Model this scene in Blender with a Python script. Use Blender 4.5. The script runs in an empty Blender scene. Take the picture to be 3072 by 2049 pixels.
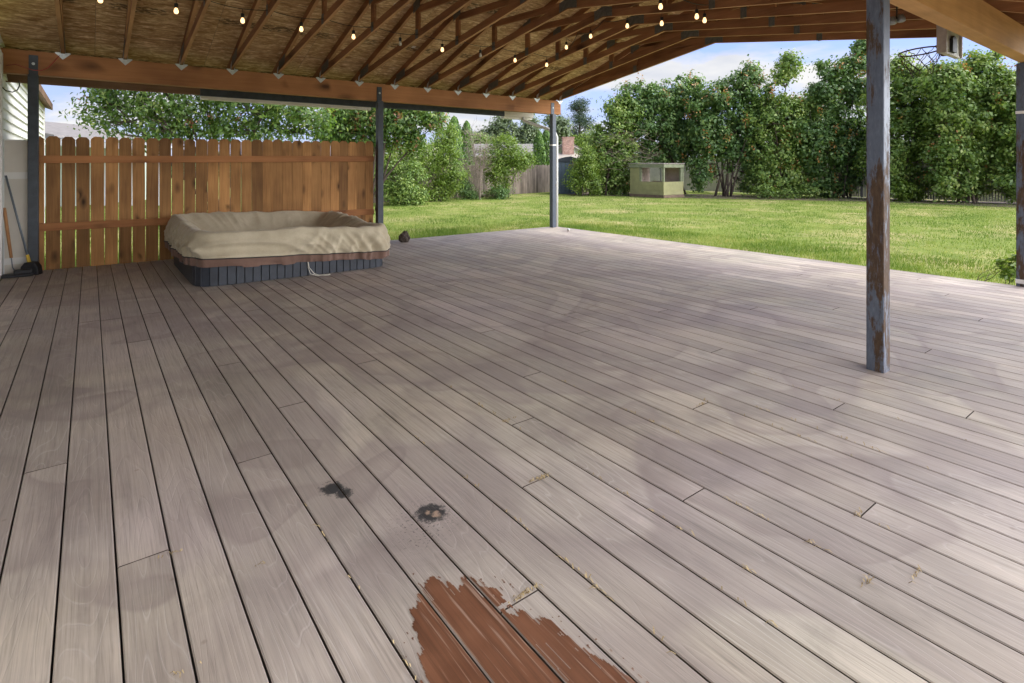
import bpy, math, random
import numpy as np
from mathutils import Vector, Matrix, noise

random.seed(7)
RNG = np.random.default_rng(11)
R = math.radians
SC = bpy.context.scene
COL = SC.collection

# ----------------------------------------------------------------------------- camera frame
# world: x runs along the fence and beams, y along the deck boards, z up; deck top is z = 0
H, F, YH = 1.276, 1670.0, 500.0
def LD(l, d, z=0.0):            # lateral / depth (camera ground frame) -> world
    return Vector((.604 * d + .797 * l, .797 * d - .604 * l, z))
def at(px, py, d):              # photograph pixel + true depth -> world
    return LD((px - 1536) / F * d, d, H + (YH - py) / F * d)
LAWN = -0.12

cam = bpy.data.cameras.new("camera")
co = bpy.data.objects.new("camera", cam)
COL.objects.link(co)
co.location = (0, 0, H)
co.rotation_euler = (R(90), 0, -math.atan2(.604, .797))
cam.sensor_width = 36
cam.lens = F / 3072 * 36
cam.shift_y = -(1024.5 - YH) / 3072
cam.clip_start = .05
cam.clip_end = 3000
SC.camera = co

# ----------------------------------------------------------------------------- materials
class NT:
    def __init__(self, name):
        self.m = bpy.data.materials.new(name)
        self.m.use_nodes = True
        self.t = self.m.node_tree
        self.n = self.t.nodes
        self.b = self.n["Principled BSDF"]
        self.out = self.n["Material Output"]
    def add(self, typ, **kw):
        n = self.n.new(typ)
        for k, v in kw.items():
            setattr(n, k, v)
        return n
    def link(self, a, b):
        self.t.links.new(a, b)
    def val(self, sock, v):
        if isinstance(v, bpy.types.NodeSocket):
            self.link(v, sock)
        else:
            if hasattr(sock.default_value, "__len__") and not hasattr(v, "__len__"):
                v = [v] * len(sock.default_value)
            if hasattr(v, "__len__") and len(v) == 3 and len(sock.default_value) == 4:
                v = (*v, 1)
            sock.default_value = v
    def coord(self, kind="Object"):
        return self.add("ShaderNodeTexCoord").outputs[kind]
    def mapping(self, vec, scale=(1, 1, 1), loc=(0, 0, 0), rot=(0, 0, 0)):
        m = self.add("ShaderNodeMapping")
        self.link(vec, m.inputs[0])
        self.val(m.inputs["Scale"], scale); self.val(m.inputs["Location"], loc); self.val(m.inputs["Rotation"], rot)
        return m.outputs[0]
    def noise(self, vec, scale=5, detail=3, rough=.5, dist=0):
        n = self.add("ShaderNodeTexNoise")
        if vec is not None: self.link(vec, n.inputs["Vector"])
        n.inputs["Scale"].default_value = scale; n.inputs["Detail"].default_value = detail
        n.inputs["Roughness"].default_value = rough; n.inputs["Distortion"].default_value = dist
        return n.outputs[0]
    def voronoi(self, vec, scale=5, feature="F1", rnd=1):
        n = self.add("ShaderNodeTexVoronoi", feature=feature)
        self.link(vec, n.inputs["Vector"]); n.inputs["Scale"].default_value = scale
        n.inputs["Randomness"].default_value = rnd
        return n
    def ramp(self, fac, stops, interp="LINEAR"):
        r = self.add("ShaderNodeValToRGB")
        self.link(fac, r.inputs[0])
        e = r.color_ramp.elements
        r.color_ramp.interpolation = interp
        while len(e) < len(stops): e.new(.5)
        for i, (p, c) in enumerate(stops):
            e[i].position = p
            if not hasattr(c, "__len__"): c = (c, c, c)
            e[i].color = (*c, 1)
        return r.outputs[0]
    def mix(self, fac, a, b, mode="MIX"):
        m = self.add("ShaderNodeMix", data_type="RGBA", blend_type=mode)
        self.val(m.inputs[0], fac); self.val(m.inputs[6], a); self.val(m.inputs[7], b)
        return m.outputs[2]
    def math(self, op, a, b=0.0, clamp=False):
        m = self.add("ShaderNodeMath", operation=op, use_clamp=clamp)
        self.val(m.inputs[0], a); self.val(m.inputs[1], b)
        return m.outputs[0]
    def attr(self, name, out="Fac"):
        return self.add("ShaderNodeAttribute", attribute_name=name).outputs[out]
    def vmath(self, op, a, b):
        m = self.add("ShaderNodeVectorMath", operation=op)
        self.val(m.inputs[0], a); self.val(m.inputs[1], b)
        return m.outputs["Value"] if op in ("DISTANCE", "LENGTH", "DOT_PRODUCT") else m.outputs[0]
    def comb(self, x, y, z):
        c = self.add("ShaderNodeCombineXYZ")
        for s, v in zip(c.inputs, (x, y, z)): self.val(s, v)
        return c.outputs[0]
    def bump(self, h, strength=.3, dist=.01):
        b = self.add("ShaderNodeBump")
        self.link(h, b.inputs["Height"]); b.inputs["Strength"].default_value = strength
        b.inputs["Distance"].default_value = dist
        self.link(b.outputs[0], self.b.inputs["Normal"])
    def base(self, c): self.val(self.b.inputs["Base Color"], c)
    def set(self, rough=.7, metal=0, spec=.5):
        self.val(self.b.inputs["Roughness"], rough); self.b.inputs["Metallic"].default_value = metal
        self.b.inputs["Specular IOR Level"].default_value = spec
        return self.m

def mat_plain(name, c, rough=.7, metal=0, var=.15, scale=6, spec=.4):
    t = NT(name)
    n = t.noise(t.coord(), scale, 5, .6)
    a = tuple(x * (1 - var) for x in c); b = tuple(min(1, x * (1 + var)) for x in c)
    t.base(t.ramp(n, [(.3, a), (.7, b)]))
    return t.set(rough, metal, spec)

def mat_wood(name, dark, light, axis="x", grain=30, rough=.75, knots=0, tint=0, spec=.3, stretch=.045):
    """sawn wood whose grain runs along one axis; dark and light early/late wood, knots and board-to-board tint"""
    t = NT(name)
    c = t.coord()
    oi = t.add("ShaderNodeObjectInfo").outputs["Random"]
    off = t.comb(t.math("MULTIPLY", oi, 31.0), t.math("MULTIPLY", oi, 17.0), t.math("MULTIPLY", oi, 23.0))
    c = t.vmath("ADD", c, off)
    if tint:
        ta = t.attr("tint")
        c = t.vmath("ADD", c, t.comb(t.math("MULTIPLY", ta, 13.7), t.math("MULTIPLY", ta, 7.1), t.math("MULTIPLY", ta, 29.3)))
    s = {"x": (stretch, 1, 1), "y": (1, stretch, 1), "z": (1, 1, stretch)}[axis]
    g = t.noise(t.mapping(c, s), grain, 6, .65, .6)
    g2 = t.noise(t.mapping(c, tuple(.3 if v == 1 else .3 for v in s)), 4, 3, .5)
    col = t.ramp(g, [(.33, dark), (.52, tuple((a + b) / 2 for a, b in zip(dark, light))), (.7, light)])
    col = t.mix(.55, col, t.ramp(g2, [(.3, tuple(v * .62 for v in dark)), (.7, tuple(min(1, v * 1.15) for v in light))]))
    if knots:
        kz = {"x": (.45, 1, 1), "y": (1, .45, 1), "z": (1, 1, .45)}[axis]
        v = t.voronoi(t.mapping(c, kz), knots)
        k = t.ramp(v.outputs["Distance"], [(.05, 1), (.13, .6), (.30, 0)])
        pick = t.ramp(t.noise(c, knots * .9, 0), [(.42, 0), (.52, 1)])
        col = t.mix(t.math("MULTIPLY", k, pick), col, tuple(v * .3 for v in dark))
    if tint:
        col = t.mix(1.0, col, t.ramp(t.attr("tint"), [(0, 1 - tint), (1, 1 + tint * .6)]), "MULTIPLY")
    t.base(col)
    t.bump(g, .25, .004)
    return t.set(rough, 0, spec)

def mat_leaf(name, dark, mid, light, trans=.35, rough=.42, spec=.45):
    t = NT(name)
    col = t.ramp(t.attr("tint"), [(0, dark), (.55, mid), (1, light)])
    t.base(col); t.set(rough, 0, spec)
    tr = t.add("ShaderNodeBsdfTranslucent")
    t.link(t.mix(1.0, col, (1.25, 1.3, .6), "MULTIPLY"), tr.inputs[0])
    ms = t.add("ShaderNodeMixShader"); ms.inputs[0].default_value = trans
    t.link(t.b.outputs[0], ms.inputs[1]); t.link(tr.outputs[0], ms.inputs[2])
    t.link(ms.outputs[0], t.out.inputs[0])
    return t.m

M = {}
M["truss"] = mat_wood("truss_wood", (.17, .066, .028), (.36, .165, .072), "y", 26, knots=2.2)
M["truss_bounce"] = mat_wood("bounce_lit_truss_wood", (.34, .17, .075), (.55, .32, .15), "y", 26)  # truss wood lightened to carry the deck's bounced light
M["glulam"] = mat_wood("beam_wood", (.25, .100, .038), (.44, .20, .078), "x", 24, knots=3.0)
M["beam_pale"] = mat_wood("pale_beam_wood", (.36, .18, .07), (.60, .33, .14), "x", 20, knots=1.2)
M["fascia"] = mat_wood("fascia_wood", (.15, .085, .05), (.27, .16, .10), "x", 22)
M["fence"] = mat_wood("cedar", (.19, .082, .026), (.52, .262, .092), "z", 38, knots=6.0, tint=.42)
M["rail"] = mat_wood("cedar_rail", (.24, .09, .03), (.42, .185, .07), "x", 26, knots=3.6)
M["oldfence"] = mat_wood("weathered_wood", (.10, .075, .055), (.27, .22, .18), "z", 14, tint=.45)
M["handle"] = mat_wood("handle_wood", (.35, .16, .06), (.55, .30, .14), "z", 30)

def mat_osb():
    t = NT("osb")
    c = t.coord()
    ta = t.attr("tint")
    c2 = t.vmath("ADD", c, t.comb(t.math("MULTIPLY", ta, 9.0), t.math("MULTIPLY", ta, 5.0), 0.0))
    a = t.noise(t.mapping(c2, (.24, 1, 1)), 19, 5, .74, 1.0)
    b = t.noise(t.mapping(c2, (.55, 1, 1), rot=(0, 0, .6)), 19, 3, .7, .5)
    col = t.ramp(a, [(.36, (.25, .13, .06)), (.5, (.57, .37, .19)), (.63, (.85, .66, .40))])
    col = t.mix(t.ramp(b, [(.45, 0), (.6, .6)]), col, (.38, .215, .095))
    # stamped grade marks: smudged dark print in rows along the sheet
    sp = t.add("ShaderNodeSeparateXYZ"); t.link(c, sp.inputs[0])
    row = t.math("FRACT", t.math("MULTIPLY", t.math("ADD", sp.outputs[1], 0.30), 1 / 1.27))
    band = t.ramp(row, [(.42, 0), (.45, 1), (.53, 1), (.56, 0)])
    ink = t.ramp(t.noise(t.mapping(c, (14, 40, 1)), 1.0, 2, .7), [(.44, 0), (.54, 1)])
    run = t.ramp(t.noise(t.mapping(c, (1, .3, 1)), 1.6, 1), [(.42, 0), (.48, 1)])
    mk = t.math("MULTIPLY", t.math("MULTIPLY", band, ink), run)
    col = t.mix(t.math("MULTIPLY", mk, .8), col, (.05, .035, .025))
    t.base(col)
    t.bump(a, .3, .004)
    return t.set(.8, 0, .2)
M["osb"] = mat_osb()

def mat_deck():
    t = NT("composite_decking")
    c = t.coord()
    ta = t.attr("tint")
    sp = t.add("ShaderNodeSeparateXYZ"); t.link(c, sp.inputs[0])
    x, y = sp.outputs[0], sp.outputs[1]
    shift = t.comb(t.math("MULTIPLY", ta, 4.3), t.math("MULTIPLY", ta, 41.0), 0.0)
    c2 = t.vmath("ADD", c, shift)
    fine = t.noise(t.mapping(c2, (1, .018, 1)), 150, 4, .75)
    streak = t.noise(t.mapping(c2, (1, .03, 1)), 55, 4, .7, .4)
    # cathedral figure: level lines of a field stretched along the board
    fld = t.noise(t.mapping(c2, (1, .12, 1)), 7.5, 1, .4)
    cath = t.math("FRACT", t.math("MULTIPLY", fld, 17.0))
    cline = t.ramp(cath, [(0, 0), (.07, 1), (.16, 0), (.9, 0), (1, .4)])
    big = t.noise(c, .55, 4, .6, .3)
    blot = t.noise(t.mapping(c, (1, .8, 1)), 2.6, 5, .62, .5)
    grey = (.420, .372, .304); mauve = (.425, .358, .328); tan = (.420, .352, .278)
    col = t.mix(t.ramp(big, [(.38, 0), (.62, 1)]), grey, mauve)
    col = t.mix(t.ramp(t.noise(c, .9, 3, .5), [(.45, 0), (.65, .7)]), col, tan)
    col = t.mix(1.0, col, t.ramp(ta, [(0, .80), (1, 1.12)]), "MULTIPLY")
    col = t.mix(1.0, col, t.ramp(streak, [(.25, .62), (.46, .98), (.75, 1.14)]), "MULTIPLY")
    col = t.mix(1.0, col, t.ramp(fine, [(.30, .66), (.44, .95), (.62, 1.10)]), "MULTIPLY")
    col = t.mix(1.0, col, t.ramp(blot, [(.28, .70), (.46, .96), (.68, 1.08)]), "MULTIPLY")
    cm = t.math("MULTIPLY", cline, t.ramp(t.math("FRACT", t.math("MULTIPLY", ta, 7.3)), [(.25, .04), (.8, .34)]))
    col = t.mix(cm, col, (.60, .54, .49))
    # winding damp stains with a firm edge
    sn = t.noise(c, .62, 2, .45, .9)
    sm = t.ramp(sn, [(.40, 0), (.425, 1), (.50, .55), (.58, 0)])
    col = t.mix(t.math("MULTIPLY", sm, .50), col, (.235, .190, .178))
    s2 = t.noise(t.mapping(c, (1, 1, 1), (5.2, 1.7, 0)), 1.15, 2, .4, .6)
    col = t.mix(t.math("MULTIPLY", t.ramp(s2, [(.56, 0), (.575, 1), (.62, .35), (.7, 0)]), .45), col, (.22, .175, .16))
    # dried tide lines left by pots and mats
    wob = t.noise(c, 2.2, 3, .5)
    for (cx, cy, r0, w, k) in [(3.1, 4.3, .9, .10, .30), (2.0, 2.55, .55, .13, .26), (2.55, 1.75, .62, .16, .22),
                               (1.6, 4.9, .8, .13, .24), (4.6, 4.0, .7, .12, .20), (3.4, 2.7, .75, .11, .2), (.6, 4.6, 1.0, .2, .2)]:
        dd = t.vmath("DISTANCE", c, (cx, cy, 0))
        ring = t.math("ABSOLUTE", t.math("SUBTRACT", dd, t.math("MULTIPLY_ADD", wob, 1.1), ))
        ring.node.inputs[0].links[0].from_node.inputs[1].links[0].from_node.inputs[2].default_value = r0 - .55
        mk = t.math("SUBTRACT", 1.0, t.math("DIVIDE", ring, w), True)
        col = t.mix(t.math("MULTIPLY", mk, k * 1.25), col, (.19, .15, .135))
    # wet drag patch and pale film
    # scorch marks
    ed = t.noise(c, 46, 5, .75)
    for (cx, cy, r0) in [(1.00, 1.815, .062), (.765, 2.19, .050), (.79, 2.13, .036)]:
        dd = t.vmath("DISTANCE", c, (cx, cy, 0))
        mk = t.ramp(t.math("ADD", t.math("DIVIDE", dd, r0), t.math("MULTIPLY_ADD", ed, 2.2)), [(.62, 1), (.8, .75), (1.0, 0)])
        mk.node.inputs[0].links[0].from_node.inputs[1].links[0].from_node.inputs[2].default_value = -1.1
        col = t.mix(t.math("MULTIPLY", mk, .93), col, (.018, .020, .022))
    spk = t.ramp(t.noise(c, 95, 2, .6), [(.60, 0), (.66, 1)])
    for (cx, cy, r0) in [(.97, 1.80, .17), (.90, 1.72, .10)]:
        near = t.ramp(t.math("DIVIDE", t.vmath("DISTANCE", c, (cx, cy, 0)), r0), [(.3, 1), (1, 0)])
        col = t.mix(t.math("MULTIPLY", t.math("MULTIPLY", spk, near), .8), col, (.05, .042, .04))
    for (cx, cy, r0) in [(1.013, 1.797, .040), (.992, 1.824, .028)]:
        dd = t.vmath("DISTANCE", t.mapping(c, (1, .75, 1)), (cx, cy * .75, 0))
        mk = t.ramp(t.math("ADD", t.math("DIVIDE", dd, r0), t.math("MULTIPLY", ed, 1.1)), [(.95, .85), (1.5, 0)])
        mk.node.color_ramp.elements[0].position = .75; mk.node.color_ramp.elements[1].position = 1.0
        col = t.mix(mk, col, (.40, .28, .20))
    # scattered specks and leaf-tannin spots
    v = t.voronoi(c, 5.5)
    sp1 = t.ramp(t.math("ADD", v.outputs["Distance"], t.math("MULTIPLY", ed, .05)), [(.05, 1), (.08, 0)])
    col = t.mix(t.math("MULTIPLY", sp1, .32), col, (.13, .08, .05))
    t.base(col)
    hgt = t.math("ADD", t.math("MULTIPLY", fine, .5), t.math("MULTIPLY", cline, -.5))
    t.bump(hgt, .35, .003)
    t.set(t.ramp(blot, [(.3, .48), (.7, .66)]), 0, .5)
    return t.m
M["deck"] = mat_deck()
def mat_paint():
    t = NT("brown_deck_paint")
    c = t.coord()
    g = t.noise(t.mapping(c, (1, .02, 1)), 95, 3, .7)
    b = t.noise(c, 6, 3)
    col = t.ramp(b, [(.3, (.125, .050, .025)), (.7, (.185, .080, .042))])
    col = t.mix(1.0, col, t.ramp(t.noise(t.mapping(c, (1, .03, 1)), 60, 4, .7), [(.3, .62), (.55, 1.0), (.75, 1.15)]), "MULTIPLY")
    col = t.mix(t.ramp(g, [(.57, 0), (.63, .7)]), col, (.34, .23, .17))
    t.base(col); t.bump(g, .2, .002)
    return t.set(.5, 0, .4)
M["paint"] = mat_paint()

def mat_rust(name, amount, k=1.0):
    t = NT(name)
    c = t.coord()
    sp = t.add("ShaderNodeSeparateXYZ"); t.link(c, sp.inputs[0])
    n = t.noise(t.mapping(c, (1, 1, .22)), 13, 10, .76, .15)
    zz = t.ramp(t.math("DIVIDE", sp.outputs[2], 2.5), [(0, .04), (.15, .03), (.38, .13), (.55, .06), (.66, -.08), (1, -.3)])
    v = t.math("ADD", n, t.math("ADD", t.math("MULTIPLY", zz, 1.0), amount))
    mk = t.ramp(v, [(.54, 0), (.60, 1)])
    sp2 = t.noise(t.mapping(c, (1, 1, .25)), 60, 4, .7)
    steel = t.ramp(sp2, [(.3, (.070 * k, .086 * k, .122 * k)), (.6, (.112 * k, .134 * k, .182 * k)), (.8, (.19 * k, .216 * k, .27 * k))])
    rust = t.ramp(sp2, [(.3, (.045, .026, .015)), (.6, (.085, .050, .028)), (.8, (.15, .12, .095))])
    t.base(t.mix(mk, steel, rust))
    t.set(t.ramp(mk, [(0, .42), (1, .85)]), 0, .5)
    t.bump(n, .15, .004)
    return t.m
M["rust"] = mat_rust("rusty_steel", .008)
M["rust_light"] = mat_rust("lightly_rusted_steel", -.13, .62)
M["steel"] = mat_plain("dark_painted_steel", (.036, .043, .052), .5, 0, .3, 9)
M["galv"] = mat_plain("galvanised_steel", (.50, .53, .52), .45, .35, .2, 20)
M["plate"] = mat_plain("truss_plate_steel", (.12, .115, .10), .55, .3, .25, 30)
M["gutter"] = mat_plain("gutter_beige", (.62, .57, .48), .4, 0, .08, 4)
M["downspout"] = mat_plain("downspout_grey_white", (.60, .59, .56), .4, 0, .08, 4)
M["strap"] = mat_plain("white_strap", (.75, .73, .70), .5)
M["roofcover"] = mat_plain("roof_covering", (.09, .085, .08), .9)
M["siding"] = mat_plain("white_siding", (.74, .73, .68), .6, 0, .05, 3)
M["soffit"] = mat_wood("soffit_wood", (.12, .07, .045), (.22, .13, .08), "y", 14)
M["panel"] = mat_plain("cream_panel", (.62, .57, .49), .6, 0, .06, 2.5)
M["panelw"] = mat_plain("cream_trim", (.68, .66, .62), .6, 0, .05, 4)
M["black"] = mat_plain("black_rubber", (.012, .012, .014), .6, 0, .3, 20)
M["pole"] = mat_plain("grey_blue_pole", (.13, .15, .17), .4)
M["yellow"] = mat_plain("yellow_plastic", (.62, .42, .05), .5)
M["cabinet"] = mat_plain("tub_cabinet", (.026, .030, .040), .5, 0, .25, 12)
M["cabinet_gap"] = mat_plain("tub_cabinet_dark", (.008, .009, .011), .6)
M["redwire"] = mat_plain("red_cable", (.30, .03, .025), .5)
M["cable"] = mat_plain("black_cable", (.012, .012, .012), .5)
M["socket"] = mat_plain("bulb_socket", (.010, .010, .010), .5)
M["gap_shade"] = mat_plain("deck_gap_shade", (.018, .014, .011), .9)
M["grime"] = mat_plain("gap_grime", (.075, .055, .042), .95, 0, .4, 20)
M["rock"] = mat_plain("lava_rock", (.055, .040, .032), .9, 0, .55, 24)
M["cord"] = mat_plain("pale_cord", (.60, .56, .48), .7)
M["stem"] = mat_plain("bark", (.075, .055, .042), .9, 0, .35, 14)
M["stem_pale"] = mat_plain("pale_bark", (.17, .13, .10), .9, 0, .3, 14)
M["green"] = mat_plain("olive_green_paint", (.285, .270, .135), .7, 0, .14, 3)
M["green_trim"] = mat_plain("grey_green_trim", (.20, .215, .135), .7, 0, .18, 4)
M["hut_inside"] = mat_plain("pinkish_bare_board", (.42, .33, .27), .8, 0, .15, 4)
M["hut_base"] = mat_plain("weathered_skid", (.16, .11, .08), .9, 0, .3, 8)
M["hut_roof"] = mat_plain("grey_felt", (.26, .22, .20), .9, 0, .3, 9)
M["shed"] = mat_plain("slate_blue_steel", (.085, .115, .155), .5, 0, .12, 3)
M["shed_dark"] = mat_plain("dark_shed_trim", (.028, .035, .045), .5)
M["houseroof"] = mat_plain("grey_shingle", (.19, .175, .165), .9, 0, .2, 6)
M["housewhite"] = mat_plain("white_fascia", (.60, .60, .60), .6, 0, .04)
M["housegreen"] = mat_plain("pale_green_siding", (.50, .56, .48), .7, 0, .06)
M["housebeige"] = mat_plain("beige_stucco", (.34, .30, .25), .8, 0, .08)
M["slat"] = mat_plain("privacy_slat", (.47, .43, .37), .6, 0, .18, 2)
M["chain"] = mat_plain("chain_link_grey", (.25, .25, .24), .5, .5, .2)
M["hoop"] = mat_plain("rusty_hoop", (.075, .030, .022), .6, 0, .3, 20)
M["net"] = mat_plain("dark_net", (.045, .028, .024), .8)
M["board"] = mat_plain("weathered_backboard", (.50, .50, .44), .6, 0, .22, 5)
M["boardedge"] = mat_plain("backboard_frame", (.40, .35, .31), .6, 0, .2, 8)
M["straw"] = mat_plain("straw", (.36, .27, .14), .9, 0, .3, 30)
M["sticker"] = mat_plain("paper_label", (.66, .62, .55), .7)

def mat_brick():
    t = NT("chimney_brick")
    c = t.coord()
    b = t.add("ShaderNodeTexBrick")
    t.link(t.mapping(c, (1, 1, 1), rot=(R(90), 0, R(37))), b.inputs["Vector"])
    b.inputs["Scale"].default_value = 4.5
    t.val(b.inputs["Color1"], (.34, .17, .125)); t.val(b.inputs["Color2"], (.45, .27, .21)); t.val(b.inputs["Mortar"], (.48, .40, .35))
    b.inputs["Mortar Size"].default_value = .018
    t.base(t.mix(1.0, b.outputs[0], t.ramp(t.noise(c, 5, 4), [(.3, .75), (.7, 1.2)]), "MULTIPLY"))
    return t.set(.9)
M["brick"] = mat_brick()

def mat_cloth(name, a, b):
    t = NT(name)
    c = t.coord()
    n = t.noise(c, 3.2, 5, .6)
    w = t.noise(c, 160, 2, .5)
    col = t.ramp(n, [(.3, a), (.7, b)])
    col = t.mix(1.0, col, t.ramp(w, [(.3, .92), (.7, 1.05)]), "MULTIPLY")
    t.base(col)
    # creases of stiff canvas: ridged noise, stretched down the drops
    c1 = t.noise(t.mapping(c, (1, 1, .55), rot=(.5, .3, .4)), 2.3, 1, .4, .3)
    c2 = t.noise(t.mapping(c, (1, 1, .6), rot=(-.6, .2, -.5)), 4.6, 1, .4, .3)
    h1 = t.math("SUBTRACT", 1.0, t.math("MULTIPLY", t.math("ABSOLUTE", t.math("SUBTRACT", c1, .5)), 7.0), True)
    h2 = t.math("SUBTRACT", 1.0, t.math("MULTIPLY", t.math("ABSOLUTE", t.math("SUBTRACT", c2, .5)), 8.0), True)
    t.bump(t.math("ADD", h1, t.math("ADD", t.math("MULTIPLY", h2, .3), t.math("MULTIPLY", w, .06))), .5, .013)
    t.b.inputs["Sheen Weight"].default_value = .15
    return t.set(.85, 0, .2)
M["tan"] = mat_cloth("tan_canvas", (.37, .312, .212), (.50, .432, .312))
M["brown"] = mat_cloth("brown_canvas", (.13, .075, .055), (.19, .115, .088))

def mat_ground():
    t = NT("lawn_soil")
    c = t.coord()
    a = t.noise(c, .55, 5, .62, .4)
    b = t.noise(c, 2.3, 5, .65)
    f = t.noise(c, 30, 4, .7)
    green = t.ramp(b, [(.3, (.13, .18, .035)), (.65, (.215, .26, .06))])
    dry = t.ramp(f, [(.3, (.34, .275, .13)), (.7, (.50, .41, .22))])
    col = t.mix(t.ramp(t.math("ADD", t.math("MULTIPLY", a, .75), t.math("MULTIPLY", b, .25)), [(.48, 0), (.68, .85)]), green, dry)
    col = t.mix(1.0, col, t.ramp(f, [(.3, .72), (.7, 1.15)]), "MULTIPLY")
    t.base(col); t.bump(f, .5, .03)
    return t.set(.95, 0, .1)
M["ground"] = mat_ground()
M["mulch"] = mat_plain("bark_mulch", (.11, .075, .055), .95, 0, .5, 14)

def mat_bulb():
    t = NT("warm_lamp_glass")
    t.base((1, .8, .55))
    t.val(t.b.inputs["Emission Color"], (1, .60, .26))
    t.b.inputs["Emission Strength"].default_value = 1.0
    return t.set(.2)
M["bulb"] = mat_bulb()
def mat_filament():
    t = NT("lamp_filament")
    t.val(t.b.inputs["Emission Color"], (1, .85, .6))
    t.b.inputs["Emission Strength"].default_value = 60
    return t.m
M["bulb_off"] = mat_plain("clear_bulb_glass", (.55, .52, .45), .1, 0, .05)

# foliage
M["lf_lilac"] = mat_leaf("lilac_leaf", (.045, .100, .030), (.125, .220, .066), (.34, .43, .14))
M["lf_lilac2"] = mat_leaf("lilac_leaf_pale", (.062, .130, .030), (.20, .30, .070), (.45, .50, .15))
M["lf_seed"] = mat_leaf("spent_flower_head", (.20, .085, .025), (.37, .165, .048), (.48, .27, .09), .2)
M["lf_tree"] = mat_leaf("ash_leaf", (.040, .095, .025), (.13, .22, .052), (.38, .44, .13), .5)
M["lf_bright"] = mat_leaf("bright_leaf", (.065, .125, .018), (.17, .26, .040), (.36, .42, .10), .4)
M["lf_conif"] = mat_leaf("arborvitae_leaf", (.035, .095, .012), (.10, .20, .022), (.20, .32, .05), .2)
M["lf_pine"] = mat_leaf("pine_needle", (.018, .044, .022), (.042, .078, .040), (.085, .125, .06), .15)
M["lf_grey"] = mat_leaf("grey_green_leaf", (.070, .105, .055), (.15, .20, .095), (.26, .31, .16), .3)
M["lf_rust"] = mat_leaf("rusty_leaf", (.12, .045, .02), (.22, .095, .04), (.33, .17, .08), .35)
M["lf_bloom"] = mat_leaf("pale_blossom", (.30, .32, .20), (.42, .42, .30), (.6, .58, .46), .3)
M["grass"] = mat_leaf("grass_blade", (.105, .18, .032), (.215, .285, .064), (.45, .395, .185), .35, .6, .2)
M["twig"] = mat_plain("dead_twig", (.24, .19, .155), .9, 0, .25, 10)

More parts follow.
